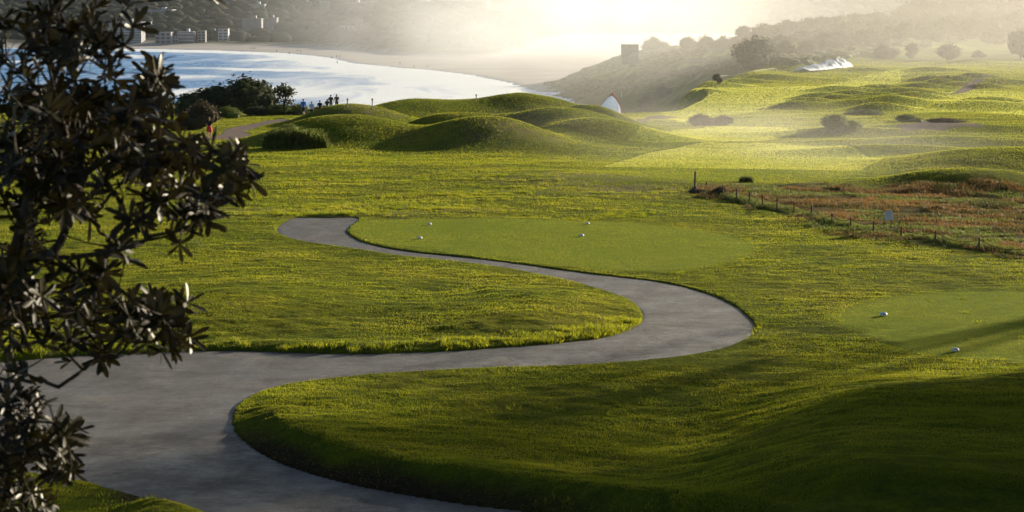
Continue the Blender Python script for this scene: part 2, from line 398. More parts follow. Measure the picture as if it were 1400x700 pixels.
# half-width so that |u|<.55 covers what the camera can see
XX = u[None, :] * (np.maximum(ys, 0)[:, None] * 0.50 + 5.0) * 1.0
wide = np.sign(u) * np.clip(np.abs(np.linspace(-1, 1, NC)) - 0.93, 0, 1) / 0.07
XX = XX + wide[None, :] * (200 + ys[:, None] * 0.8 * (ys[:, None] > 0))
YY = np.repeat(ys[:, None], NC, 1)
Xf, Yf = XX.ravel(), YY.ravel()
def region(P, soft, n=1.0):
    out = np.zeros(Xf.shape); m = (Yf > P[:, 1].min() - 6) & (Yf < P[:, 1].max() + 6) & (Xf > P[:, 0].min() - 6) & (Xf < P[:, 0].max() + 6)
    if np.any(m):
        d = poly_sdf(Xf[m], Yf[m], P) + n * soft * 2 * vnoise(Xf[m] / (2 * soft + .5), Yf[m] / (2 * soft + .5), 61)
        out[m] = sstep(d / soft * 0.5 + 0.5)
    return out
Zf = land_z(Xf.copy(), Yf.copy())
Zf, Df = path_effect(Xf, Yf, Zf)
ro = region(ROUGH, 1.6, 1.2); mo = np.maximum(region(TEE1, 0.5, 0.8), region(TEE2, 0.6, 0.8))
for P in FAIR: mo = np.maximum(mo, region(P, 2.5, 0.5))
di = region(PATH2, 0.25, 0.5)
for P in TRACKS: di = np.maximum(di, region(P, 0.8, 0.5))
so = np.zeros(Xf.shape)
inb = (Df < 2.2) & (Yf < 48) & (Xf > -8.5)
so[inb] = sstep((1.0 - Df[inb] / (0.95 + 0.5 * vnoise(Xf[inb] / 1.3, Yf[inb] / 1.3, 71))) * 1.4) * sstep((47 - Yf[inb]) / 3) * sstep((Xf[inb] + 8.5) / 1) * sstep((4.5 - Xf[inb]) / 6)
so = np.maximum(so, 0.9 * sstep((0.07 - Df) / 0.05))            # worn earth right at the edge of the path
scP = gpoly([(800, 128), (850, 127), (905, 120), (1000, 103), (1090, 96), (1150, 84), (1230, 76), (1260, 70), (1300, 60)], 2)
SC = np.vstack([scP, [(700, 640), (900, 1300), (-200, 1300), (-60, 1000), (8, 700), (8, 300)]])
sc = region(SC, 6.0, 0.5) if False else np.zeros(Xf.shape)
m_ = Yf > 230
sc[m_] = sstep(poly_sdf(Xf[m_], Yf[m_], SC) / 8 + 0.5)
th = np.zeros(Xf.shape)
for x, y, hw, hd in [(500, 146, 3.0, 4), (455, 290, 5, 2.2), (370, 288, 5, 1.5), (620, 288, 3.0, .8), (800, 240, 5, 4), (720, 178, 3, 3), (900, 163, 6, 2), (850, 255, 5, 5)]:
    p = G(x, y)
    if p: th = np.maximum(th, 0.75 * np.exp(-((Xf - p.x) / hw) ** 2 - ((Yf - p.y) / hd) ** 2) * (vnoise(Xf / .8, Yf / .8, 81) + .5) * 1.6)
th = np.clip(th, 0, 0.8)
Zf = fine_bumps(Xf, Yf, Zf, Df, (ro, mo, di, so, sc, th))
NR = len(ys); idx = np.arange(NR * NC).reshape(NR, NC)
quads = np.stack([idx[:-1, :-1], idx[:-1, 1:], idx[1:, 1:], idx[1:, :-1]], -1).reshape(-1, 4)
ground = mesh_np("ground", np.stack([Xf, Yf, Zf], -1), quads, M_TURF, smooth=True,
                 attrs={"mask": np.stack([ro, mo, di], -1), "mask2": np.stack([so, sc, th], -1)})
tag(ground, "rolling golf course turf on a headland", "ground", kind="structure")
print("ground verts", len(Xf))

# ------------------------------------------------------------------ path sheet
def asphalt():
    m = bpy.data.materials.new("asphalt"); m.use_nodes = True; N = m.node_tree.nodes; L = m.node_tree.links
    b = N["Principled BSDF"]; b.inputs["Roughness"].default_value = 0.72; b.inputs["Specular IOR Level"].default_value = 0.4
    geo = N.new("ShaderNodeNewGeometry")
    def noise(s, d=6, r=.6, sc=(1, 1, 1)):
        mp = N.new("ShaderNodeMapping"); mp.inputs["Scale"].default_value = sc; L.new(geo.outputs["Position"], mp.inputs[0])
        n = N.new("ShaderNodeTexNoise"); n.inputs["Scale"].default_value = s; n.inputs["Detail"].default_value = d; n.inputs["Roughness"].default_value = r
        L.new(mp.outputs[0], n.inputs["Vector"]); return n.outputs["Fac"]
    def ramp(f, st):
        r = N.new("ShaderNodeValToRGB"); e = r.color_ramp.elements
        while len(e) < len(st): e.new(.5)
        for el, (p, c) in zip(e, st): el.position = p; el.color = (*c, 1)
        L.new(f, r.inputs["Fac"]); return r.outputs[0]
    base = ramp(noise(0.9, 10, .78, (1, .5, 1)), [(0.36, (0.030, 0.027, 0.027)), (0.5, (0.054, 0.049, 0.048)), (0.60, (0.085, 0.076, 0.070)), (0.72, (0.12, 0.095, 0.072))])
    gr = ramp(noise(6, 8, .95), [(0.36, (.25, .25, .25)), (0.64, (1.8, 1.8, 1.8))])
    mx = N.new("ShaderNodeMix"); mx.data_type = 'RGBA'; mx.blend_type = 'MULTIPLY'; mx.inputs[0].default_value = 0.8
    L.new(base, mx.inputs[6]); L.new(gr, mx.inputs[7])
    st = ramp(noise(1.4, 9, .85, (.5, 1.6, 1)), [(0.36, (.30, .30, .30)), (.5, (.95, .95, .95)), (.64, (1.7, 1.62, 1.55))])
    m2 = N.new("ShaderNodeMix"); m2.data_type = 'RGBA'; m2.blend_type = 'MULTIPLY'; m2.inputs[0].default_value = 0.7
    L.new(mx.outputs[2], m2.inputs[6]); L.new(st, m2.inputs[7])
    L.new(m2.outputs[2], b.inputs["Base Color"])
    vo = N.new("ShaderNodeTexVoronoi"); vo.feature = 'DISTANCE_TO_EDGE'; vo.inputs["Scale"].default_value = .22
    wv = N.new("ShaderNodeTexNoise"); wv.inputs["Scale"].default_value = 1.1; wv.inputs["Detail"].default_value = 5; L.new(geo.outputs["Position"], wv.inputs["Vector"])
    vm = N.new("ShaderNodeVectorMath"); vm.operation = 'MULTIPLY_ADD'; vm.inputs[1].default_value = (1.2, 1.2, 0); L.new(wv.outputs["Color"], vm.inputs[0]); L.new(geo.outputs["Position"], vm.inputs[2]); L.new(vm.outputs[0], vo.inputs["Vector"])
    cr = N.new("ShaderNodeMapRange"); cr.inputs[1].default_value = .0; cr.inputs[2].default_value = .010; cr.inputs[3].default_value = .45; L.new(vo.outputs["Distance"], cr.inputs[0])
    m3 = N.new("ShaderNodeMix"); m3.data_type = 'RGBA'; m3.blend_type = 'MULTIPLY'; m3.inputs[0].default_value = 1.0; L.new(m2.outputs[2], m3.inputs[6]); L.new(cr.outputs[0], m3.inputs[7]); L.new(m3.outputs[2], b.inputs["Base Color"])
    sp_ = N.new("ShaderNodeSeparateXYZ"); L.new(geo.outputs["Position"], sp_.inputs[0])
    j1 = N.new("ShaderNodeMath"); j1.operation = 'MULTIPLY_ADD'; j1.inputs[1].default_value = .22; L.new(sp_.outputs[0], j1.inputs[0]); L.new(sp_.outputs[1], j1.inputs[2])
    j2 = N.new("ShaderNodeMath"); j2.operation = 'PINGPONG'; j2.inputs[1].default_value = 2.6; L.new(j1.outputs[0], j2.inputs[0])
    j3 = N.new("ShaderNodeMapRange"); j3.inputs[1].default_value = .015; j3.inputs[2].default_value = .055; j3.inputs[3].default_value = .5; L.new(j2.outputs[0], j3.inputs[0])
    m4 = N.new("ShaderNodeMix"); m4.data_type = 'RGBA'; m4.blend_type = 'MULTIPLY'; m4.inputs[0].default_value = 1.0; L.new(m3.outputs[2], m4.inputs[6]); L.new(j3.outputs[0], m4.inputs[7]); L.new(m4.outputs[2], b.inputs["Base Color"])
    rm = N.new("ShaderNodeMapRange"); rm.inputs[1].default_value = .35; rm.inputs[2].default_value = .65; rm.inputs[3].default_value = .42; rm.inputs[4].default_value = .85; L.new(noise(.5, 6, .7), rm.inputs[0]); L.new(rm.outputs[0], b.inputs["Roughness"])
    bp = N.new("ShaderNodeBump"); bp.inputs["Strength"].default_value = 0.9; bp.inputs["Distance"].default_value = 0.05
    L.new(noise(30, 4, .8), bp.inputs["Height"]); L.new(bp.outputs[0], b.inputs["Normal"])
    return m
def path_sheet():
    x0, x1 = PATH[:, 0].min() - .6, min(PATH[:, 0].max() + .6, 40); y0, y1 = PATH[:, 1].min() - .6, PATH[:, 1].max() + .6
    x0 = max(x0, -40)
    st = 0.16; gx = np.arange(x0, x1, st); gy = np.arange(y0, y1, st)
    GX, GY = np.meshgrid(gx, gy); X, Y = GX.ravel(), GY.ravel()
    z = land_z(X.copy(), Y.copy()); dd = poly_sdf(X, Y, PATH)
    z = z - 0.05 + 0.010 * fbm(X / 1.5, Y / 1.5, 91, 2)
    z = z - 0.12 * sstep((-dd - 0.08) / 0.2)
    n = len(gx); ii = np.arange(len(X)).reshape(len(gy), n)
    q = np.stack([ii[:-1, :-1], ii[:-1, 1:], ii[1:, 1:], ii[1:, :-1]], -1).reshape(-1, 4)
    keep = (dd[q] > -0.35).any(1); q = q[keep]
    used = np.unique(q); remap = np.zeros(len(X), np.int64); remap[used] = np.arange(len(used))
    o = mesh_np("path", np.stack([X, Y, z], -1)[used], remap[q], asphalt(), smooth=True)
    tag(o, "winding grey asphalt cart path curving through the turf", "path", kind="structure")
path_sheet()

# ------------------------------------------------------------------ sea, sand, far shore
def water_material():
    m = bpy.data.materials.new("sea_water"); m.use_nodes = True; N = m.node_tree.nodes; L = m.node_tree.links
    b = N["Principled BSDF"]; b.inputs["Roughness"].default_value = 0.22; b.inputs["Specular IOR Level"].default_value = 0.22
    geo = N.new("ShaderNodeNewGeometry")
    def noise(s, d=6, r=.6, sc=(1, 1, 1), dist=0.0):
        mp = N.new("ShaderNodeMapping"); mp.inputs["Scale"].default_value = sc; L.new(geo.outputs["Position"], mp.inputs[0])
        n = N.new("ShaderNodeTexNoise"); n.inputs["Scale"].default_value = s; n.inputs["Detail"].default_value = d; n.inputs["Roughness"].default_value = r; n.inputs["Distortion"].default_value = dist
        L.new(mp.outputs[0], n.inputs["Vector"]); return n.outputs["Fac"]
    at = N.new("ShaderNodeAttribute"); at.attribute_name = "foam"; sx = N.new("ShaderNodeSeparateColor"); L.new(at.outputs["Color"], sx.inputs[0])
    # foam where noise + surf-zone value passes a threshold
    a1 = N.new("ShaderNodeMath"); a1.operation = 'ADD'; L.new(noise(0.028, 9, .72, (1, .28, 1), .8), a1.inputs[0]); L.new(sx.outputs[0], a1.inputs[1])
    rp = N.new("ShaderNodeMapRange"); rp.inputs[1].default_value = 0.56; rp.inputs[2].default_value = 0.92; L.new(a1.outputs[0], rp.inputs[0])
    mx = N.new("ShaderNodeMix"); mx.data_type = 'RGBA'
    mx.inputs[6].default_value = (0.035, 0.20, 0.50, 1); mx.inputs[7].default_value = (0.80, 0.84, 0.86, 1)
    L.new(rp.outputs[0], mx.inputs[0]); L.new(mx.outputs[2], b.inputs["Base Color"])
    r2 = N.new("ShaderNodeMapRange"); r2.inputs[3].default_value = 0.25; r2.inputs[4].default_value = 0.9; L.new(rp.outputs[0], r2.inputs[0]); L.new(r2.outputs[0], b.inputs["Roughness"])
    bp = N.new("ShaderNodeBump"); bp.inputs["Strength"].default_value = 0.8; bp.inputs["Distance"].default_value = 3.0
    L.new(noise(0.06, 8, .7, (.5, 1.6, 1)), bp.inputs["Height"]); L.new(bp.outputs[0], b.inputs["Normal"])
    return m
def W(x, y, z=SEA): p = PZ(x, y, z); return (p.x, p.y)
WL = [W(*p) for p in [(-500, 65), (0, 65), (140, 66), (230, 67.5), (300, 69), (380, 72), (430, 76), (455, 80), (480, 86), (540, 92), (590, 96), (640, 102), (690, 112), (740, 127), (790, 150)]]
WATERP = np.array(WL + [(10, 200), (-900, 60), (-2600, 60)], float)
def sea_mesh():
    ys_ = np.geomspace(120, 5200, 420); xs = np.linspace(-1, 1, 420)
    X = (xs[None] * (ys_[:, None] * 0.6 + 60)).ravel(); Y = np.repeat(ys_[:, None], 420, 1).ravel()
    d = poly_sdf(X, Y, WATERP)
    # surf zone close to the beach and along the right; swell lines further out
    surf = 0.40 * np.exp(-np.clip(d, 0, None) / 260.0) + 0.30 * np.exp(-np.clip(d, 0, None) / 25.0)
    right = sstep((X / np.maximum(Y, 1) + 0.19) / 0.13)
    surf = surf * (0.25 + 0.60 * right) + 0.08 * right * (Y < 1700)
    ln = np.sin(d / 46.0 + 4.0 * vnoise(X / 160, Y / 220, 5)) ** 6 * np.clip(vnoise(X / 60, Y / 150, 6) + .2, 0, 1)
    foam = surf + 0.75 * ln * (d > 10) + .5 * np.exp(-((d - 16) / 12) ** 2)
    foam = np.where(d < 0, 0, foam)
    z = SEA + 0.5 * ln + 0.35 * fbm(X / 25, Y / 14, 7, 3)
    z = np.where(d < 8, SEA, z)
    ii = np.arange(len(X)).reshape(420, 420)
    q = np.stack([ii[:-1, :-1], ii[:-1, 1:], ii[1:, 1:], ii[1:, :-1]], -1).reshape(-1, 4)
    o = mesh_np("sea", np.stack([X, Y, z], -1), q, water_material(), smooth=True, attrs={"foam": np.stack([foam] * 3, -1)})
    tag(o, "blue bay breaking into white surf along the beach", "sea", kind="structure")
sea_mesh()
# back of the beach in image columns: x -> y of the foot of the dunes/hill at z = -27
BX = [-700, 0, 150, 300, 420, 480, 540, 600, 660, 700, 745, 800, 900, 1000, 1200, 2000]
BY = [61, 61, 61.5, 61.5, 62.5, 67, 74, 76, 77, 72, 52, 48.5, 47.5, 47, 46, 46]
def foot_depth(X, Y):
    x = 700 + F * X / Y / (cp)                    # picture column of the point (close enough)
    y = np.interp(x, BX, BY)
    return (CAMZ - (SEA + 1.0)) / ((y - 10) / F)
def far_z(X, Y):
    yf = foot_depth(X, Y); d = Y - yf
    z = SEA + 0.8 + 0.055 * np.clip(d, 0, None) * sstep(np.clip(d, 0, None) / 500 + 0.15)
    z = z + np.clip(d / 120, 0, 1) * (4.0 * fbm(X / 110, Y / 140, 11, 4))
    dune = np.exp(-((d - 45) / 40) ** 2) * (3.0 + 6 * np.clip(vnoise(X / 60, Y / 60, 12) + .2, 0, 1)) * (d > 0)
    # tall, nearer block of hill at the far left
    x = X / Y
    return z + dune - np.where(d < 0, np.clip(-d / 500, 0, 2.2), 0)
def far_mesh():
    n, mcol = 330, 520
    uu = np.linspace(-0.95, 0.95, mcol); t = np.linspace(0, 1, n) ** 1.3
    Yfoot = foot_depth(uu * 1000, np.full(mcol, 1000.0))
    Y = 900 + t[:, None] * (5200 - 900) * np.ones((1, mcol)); X = uu[None] * Y
    z = far_z(X.ravel(), Y.ravel())
    dd = (Y - foot_depth(X, Y)).ravel()
    wat = poly_sdf(X.ravel(), Y.ravel(), WATERP)
    z = np.where(wat > -0.1, SEA - 1.2, np.where(dd < 0, SEA + 0.25 + np.clip(-wat / 150, 0, 1) * 0.9, z))
    veg = sstep((dd + 12 * vnoise(X.ravel() / 30, Y.ravel() / 30, 3)) / 25)
    ii = np.arange(n * mcol).reshape(n, mcol)
    q = np.stack([ii[:-1, :-1], ii[:-1, 1:], ii[1:, 1:], ii[1:, :-1]], -1).reshape(-1, 4)
    m = bpy.data.materials.new("shore"); m.use_nodes = True; N = m.node_tree.nodes; L = m.node_tree.links
    b = N["Principled BSDF"]; b.inputs["Roughness"].default_value = 0.95; b.inputs["Specular IOR Level"].default_value = 0.1
    at = N.new("ShaderNodeAttribute"); at.attribute_name = "veg"; sx = N.new("ShaderNodeSeparateColor"); L.new(at.outputs["Color"], sx.inputs[0])
    geo = N.new("ShaderNodeNewGeometry"); nz = N.new("ShaderNodeTexNoise"); nz.inputs["Scale"].default_value = 0.03; nz.inputs["Detail"].default_value = 8; L.new(geo.outputs["Position"], nz.inputs["Vector"])
    def rmp(st):
        r = N.new("ShaderNodeValToRGB"); e = r.color_ramp.elements
        while len(e) < len(st): e.new(.5)
        for el, (p, c) in zip(e, st): el.position = p; el.color = (*c, 1)
        L.new(nz.outputs["Fac"], r.inputs["Fac"]); return r.outputs[0]
    sand = rmp([(.3, (.29, .265, .25)), (.7, (.40, .365, .335))]); green = rmp([(.35, (.014, .02, .010)), (.55, (.035, .048, .014)), (.75, (.08, .11, .025))])
    mx = N.new("ShaderNodeMix"); mx.data_type = 'RGBA'; L.new(sx.outputs[0], mx.inputs[0]); L.new(sand, mx.inputs[6]); L.new(green, mx.inputs[7]); L.new(mx.outputs[2], b.inputs["Base Color"])
    o = mesh_np("hills", np.stack([X.ravel(), Y.ravel(), z], -1), q, m, smooth=True, attrs={"veg": np.stack([veg] * 3, -1)})
    tag(o, "pale sandy beach with dunes and a wooded hillside behind the bay", "hills", kind="structure")
far_mesh()
def FH(x, y):                         # pixel ray onto the far hillside
    Ys = np.linspace(1400, 5000, 1800); a, b, c = ray(x, y); X = a / b * Ys; Z = CAMZ + c / b * Ys
    g = far_z(X, Ys); hit = np.nonzero((g > Z))[0]
    i = hit[0] if len(hit) else len(Ys) - 1
    return Vector((X[i], Ys[i], g[i]))

# ------------------------------------------------------------------ foliage helpers
def ico(sub):
    bm = bmesh.new(); bmesh.ops.create_icosphere(bm, subdivisions=sub, radius=1)
    V = np.array([v.co[:] for v in bm.verts]); Fc = np.array([[v.index for v in f.verts] for f in bm.faces]); bm.free(); return V, Fc
ICO1, ICO2, ICO3 = ico(1), ico(2), ico(3)
def n3(V, s):                         # cheap 3-D noise
    return vnoise(V[:, 0] + 0.7 * V[:, 2], V[:, 1] - 0.6 * V[:, 2], s) + vnoise(V[:, 2] * 1.1 + 9, V[:, 0] * .9 - V[:, 1] * .5, s + 3)
def leaf_cloud(blobs, n, size, rng, aspect=1.6, core=0.80, up=0.0):
    """lumpy cores + n small leaf faces around their surfaces; blobs = (x,y,z,rx,ry,rz)"""
    Vs, Fs = [], []; off = 0
    for b in blobs:
        V, Fc = ICO3 if core > 0 else ICO1
        if core > 0:
            d = 1 + 0.35 * n3(V * 2.2 + b[0], 5)
            W_ = V * (d * core)[:, None] * np.array(b[3:6]) + np.array(b[:3])
            Vs.append(W_); q = np.c_[Fc, Fc[:, 2]]; Fs.append(Fc + off); off += len(W_)
    tri = np.vstack(Fs) if Fs else np.zeros((0, 3), int)
    area = np.array([b[3] * b[5] + b[3] * b[4] for b in blobs]); pr = area / area.sum()
    k = rng.choice(len(blobs), n, p=pr); B = np.array(blobs)[k]
    d = rng.normal(size=(n, 3)); d /= np.linalg.norm(d, axis=1)[:, None]; d[:, 2] = np.where(d[:, 2] < -0.35, -d[:, 2], d[:, 2])
    lump = 1 + 0.35 * n3(d * 2.2 + B[:, :1], 5)
    r = lump * (core * 0.98 + (1.26 - core) * rng.random(n) ** 2.0 if core > 0 else 1.35 * rng.random(n) ** 0.75)
    C = B[:, :3] + d * r[:, None] * B[:, 3:6]
    nrm = d + rng.normal(scale=0.7, size=(n, 3)); nrm[:, 2] += up; nrm /= np.linalg.norm(nrm, axis=1)[:, None]
    a = np.cross(nrm, rng.normal(size=(n, 3))); a /= np.linalg.norm(a, axis=1)[:, None]; b2 = np.cross(nrm, a)
    s = size * (0.5 + rng.random(n))[:, None]
    P = [C - a * s * aspect * .5, C + b2 * s * .5, C + a * s * aspect * .5, C - b2 * s * .5]
    V4 = np.stack(P, 1).reshape(-1, 3); base = off + np.arange(n)[:, None] * 4
    t2 = np.vstack([np.c_[base, base + 1, base + 2], np.c_[base, base + 2, base + 3]])
    return np.vstack(Vs + [V4]) if Vs else V4, np.vstack([tri, t2])
M_DARKLEAF = material("dark_foliage", (0.050, 0.062, 0.022), 0.8, 0.2, 0.25, (0.028, 0.036, 0.014), scale=1.5)
M_GREENLEAF = material("green_foliage", (0.13, 0.165, 0.026), 0.75, 0.2, 0.35, (0.05, 0.075, 0.015), scale=1.5)
M_BROWNLEAF = material("brown_foliage", (0.075, 0.060, 0.034), 0.85, 0.15, 0.25, (0.045, 0.038, 0.02), scale=2)
M_STRAP = material("strappy_leaf", (0.13, 0.16, 0.03), 0.6, 0.3, 0.45, (0.05, 0.07, 0.015), scale=3)
M_BARK = material("bark", (0.060, 0.048, 0.038), 0.9, 0.1, 0, (0.030, 0.024, 0.02), bump=0.6, scale=12)
M_FARLEAF = material("far_foliage", (0.026, 0.032, 0.020), 0.9, 0.05, 0.0, (0.010, 0.013, 0.010), scale=0.05)

# far wood on the hillside: one mass nobody could count
def far_wood():
    rng = np.random.default_rng(3); Vs, Fs = [], []; off = 0; V0, F0 = ICO2
    cnt = 0
    while cnt < 4200:
        x = rng.uniform(-60, 1300); t = rng.random() ** 0.8
        uu = (x - 700) / F; yf = float(foot_depth(np.array([uu * 1000.]), np.array([1000.]))[0]) + (60 if x < 480 or x > 740 else 130)
        Y = yf + t * (4200 - yf) * 0.55; X = uu * Y * cp; z = float(far_z(np.array([X]), np.array([Y]))[0])
        if vnoise(X / 80, Y / 120, 33) < -0.33: continue
        s = rng.uniform(4, 9) * (1 + .25 * (Y > 2600)); st = np.array([s * rng.uniform(1, 1.7), s * rng.uniform(1, 1.5), s * rng.uniform(.65, 1.05)])
        d = 1 + 0.45 * n3(V0 * 1.9 + rng.random() * 40, 7)
        Vs.append(V0 * d[:, None] * st + np.array([X, Y, z + s * 0.4])); Fs.append(F0 + off); off += len(V0); cnt += 1
    o = mesh_np("hillside_wood", np.vstack(Vs), np.vstack(Fs), M_FARLEAF, smooth=False)
    tag(o, "dark mass of trees covering the hillside behind the bay", "wood", kind="stuff")
far_wood()

# ------------------------------------------------------------------ far buildings
M_WHITE = material("pale_render", (0.44, 0.46, 0.50), 0.8, 0.2, 0, (0.34, 0.36, 0.40), scale=.2)
M_CREAM = material("cream_render", (0.50, 0.46, 0.40), 0.8, 0.2, 0, (0.42, 0.39, 0.34), scale=.2)
M_GREYW = material("grey_render", (0.26, 0.27, 0.29), 0.8, 0.2, 0, (0.2, 0.2, 0.22), scale=.2)
M_DARKWIN = material("dark_glass", (0.03, 0.035, 0.045), 0.15, 0.6, 0, (0.02, 0.024, 0.03), scale=.3)
M_TILE = material("roof_tile", (0.16, 0.12, 0.11), 0.85, 0.2, 0, (0.11, 0.09, 0.08), scale=.5)
def building(x0, y0, x1, y1, floors, style, label, cat="building", mat=None, group=None):
    b = FH((x0 + x1) / 2, y1); Y = b.y; k = Y / F
    wd = (x1 - x0) * k; ht = (y1 - y0) * k; dp = min(wd * 0.6, 18)
    root = empty("house" if cat == "house" else "apartment_building", (b.x, Y, b.z - 0.0)); tag(root, label, cat, group)
    root.rotation_euler.z = random.uniform(-.12, .12)
    mat = mat or M_WHITE; fh = ht / floors
    if style == 'slab':      # dark recessed body with pale balcony bands
        bm = bmesh.new(); box(bm, (0, dp / 2, ht / 2 - 3), (wd * .97, dp, ht + 6)); from_bm("wall", bm, M_GREYW, root)
        for i in range(floors):
            bm = bmesh.new(); box(bm, (0, -0.6, fh * (i + 0.42) + .4), (wd, 1.6, fh * 0.42)); from_bm("balcony", bm, mat, root)
        bm = bmesh.new(); box(bm, (0, dp / 2 - .7, ht + 0.25), (wd * 1.02, dp + 2, .5)); rf = from_bm("roof", bm, mat, root)
        bm = bmesh.new(); box(bm, (wd * .12, dp / 2, ht + 1.9), (wd * .17, dp * .5, 2.8)); from_bm("lift_tower", bm, mat, rf)
    elif style == 'grid':    # pale walls with rows of windows
        bm = bmesh.new(); box(bm, (0, dp / 2, ht / 2 - 3), (wd, dp, ht + 6)); from_bm("wall", bm, mat, root)
        nw = max(2, int(wd / 4))
        for i in range(floors):
            for j in range(nw):
                bm = bmesh.new(); box(bm, (-wd / 2 + wd * (j + .5) / nw, 0.0, fh * (i + .5)), (wd / nw * .62, .5, fh * .5)); from_bm("window", bm, M_DARKWIN, root)
        bm = bmesh.new(); box(bm, (0, dp / 2, ht + .3), (wd * 1.03, dp * 1.03, .6)); from_bm("roof", bm, M_GREYW, root)
    else:                    # house with a pitched roof
        wh = ht * .62
        bm = bmesh.new(); box(bm, (0, dp / 2, wh / 2 - 3), (wd, dp, wh + 6)); from_bm("wall", bm, mat, root)
        bm = bmesh.new(); hw, e = wd / 2 + .5, .5
        vs = [bm.verts.new(v) for v in [(-hw, -e, wh), (hw, -e, wh), (hw, dp + e, wh), (-hw, dp + e, wh), (-hw * .72, dp / 2, ht), (hw * .72, dp / 2, ht)]]
        for f in [(0, 1, 5, 4), (1, 2, 5), (2, 3, 4, 5), (3, 0, 4), (0, 3, 2, 1)]: bm.faces.new([vs[i] for i in f])
        from_bm("roof", bm, M_TILE if random.random() < .6 else M_GREYW, root)
        nw = max(2, int(wd / 4))
        for j in range(nw):
            bm = bmesh.new(); box(bm, (-wd / 2 + wd * (j + .5) / nw, 0, wh * .55), (wd / nw * .6, .5, wh * .45)); from_bm("window", bm, M_DARKWIN, root)
    return root
B = building
GB = "buildings on the far hillside"
B(149, 31, 194, 59, 8, 'slab', "broad pale apartment block with eight balcony bands right above the beach", group=GB)
B(200, 14, 236, 27, 4, 'slab', "pale four band apartment block alone high on the dark hillside", group=GB)
B(194, 34, 212, 42, 2, 'slab', "low long pale block tucked against the right side of the eight storey block", group=GB)
B(212, 45, 234, 60, 3, 'grid', "grey white low block on the beachfront just right of the eight storey block", group=GB, mat=M_GREYW)
B(236, 50, 243, 58, 2, 'grid', "tiny white beachfront house between two low blocks", 'house', group=GB)
B(243, 44, 265, 58, 3, 'slab', "white three level beachfront block with wide balconies", group=GB)
B(270, 43, 281, 58, 4, 'grid', "narrow grey beachfront block with four window rows", group=GB, mat=M_GREYW)
B(284, 44, 298, 52, 2, 'slab', "low pale block beside the white stepped building on the beachfront", group=GB)
B(298, 40, 312, 56, 4, 'grid', "bright white stepped beachfront building with square windows", group=GB)
B(331, 26, 358, 55, 8, 'slab', "tall hazy apartment block with eight grey bands behind the beach dunes", group=GB, mat=M_GREYW)
B(361, 25, 379, 45, 6, 'slab', "six band grey apartment block right of the tall hazy one", group=GB, mat=M_GREYW)
B(322, 34, 329, 43, 2, 'grid', "small blue white house left of the tall hazy block", 'house', group=GB)
B(338, 6, 362, 15, 3, 'slab', "wide pale block with three bands at the top of the dark slope", group=GB)
B(240, 31, 258, 37, 1, 'gable', "small pale roofed house in the dark trees under the four band block", 'house', group=GB)
B(305, 28, 313, 38, 2, 'grid', "small white hillside house above the stepped beachfront building", 'house', group=GB)
B(305, 20, 330, 25, 1, 'slab', "long thin white house halfway up the slope", 'house', group=GB)
B(400, 12, 412, 18, 1, 'gable', "small bright roofed house alone in the upper trees", 'house', group=GB)
B(408, 3, 427, 11, 2, 'slab', "pale double band block near the top beside the narrow tower", group=GB)
B(437, 2, 451, 22, 6, 'slab', "narrow tall grey tower block of six bands high on the slope", group=GB, mat=M_GREYW)
B(455, 16, 474, 21, 1, 'slab', "long white roofed hall below the narrow tower block", group=GB)
B(484, 17, 508, 22, 1, 'gable', "pair of white roofs fading into the mist on the slope", 'house', group=GB)
B(472, 4, 498, 12, 2, 'slab', "misty pale block left of the long terrace at the top", group=GB)
B(500, 1, 545, 11, 3, 'slab', "long misty white terrace block along the top of the hill", group=GB)
B(548, 0, 585, 8, 2, 'grid', "wide misty block right of the long white terrace", group=GB)
B(590, 0, 628, 9, 3, 'slab', "hazy three band block in front of the bank of mist", group=GB)
B(633, -2, 668, 10, 3, 'slab', "wide block almost lost in the white mist", group=GB)
B(400, 28, 416, 34, 1, 'gable', "low house with pale roof in the middle of the hillside trees", 'house', group=GB)
B(425, 37, 436, 42, 1, 'gable', "small hazy house low on the slope above the green dunes", 'house', group=GB)
B(465, 36, 482, 47, 2, 'grid', "hazy pale house standing above the right end of the dunes", 'house', group=GB)
B(380, 48, 392, 56, 1, 'gable', "low white roofed beach house behind the grassy dune", 'house', group=GB)
B(1100, -2, 1125, 6, 2, 'slab', "faint pale block in the haze above the right hand treeline", group=GB)
B(995, 8, 1020, 14, 1, 'slab', "faint low white building in the haze left of the treeline", group=GB)
B(262, 12, 276, 18, 1, 'gable', "dim grey roofed house among dark trees right of the four band block", 'house', group=GB, mat=M_GREYW)
B(308, 3, 326, 12, 2, 'slab', "dim blue grey block under the top edge next to the hanging leaves", group=GB, mat=M_GREYW)

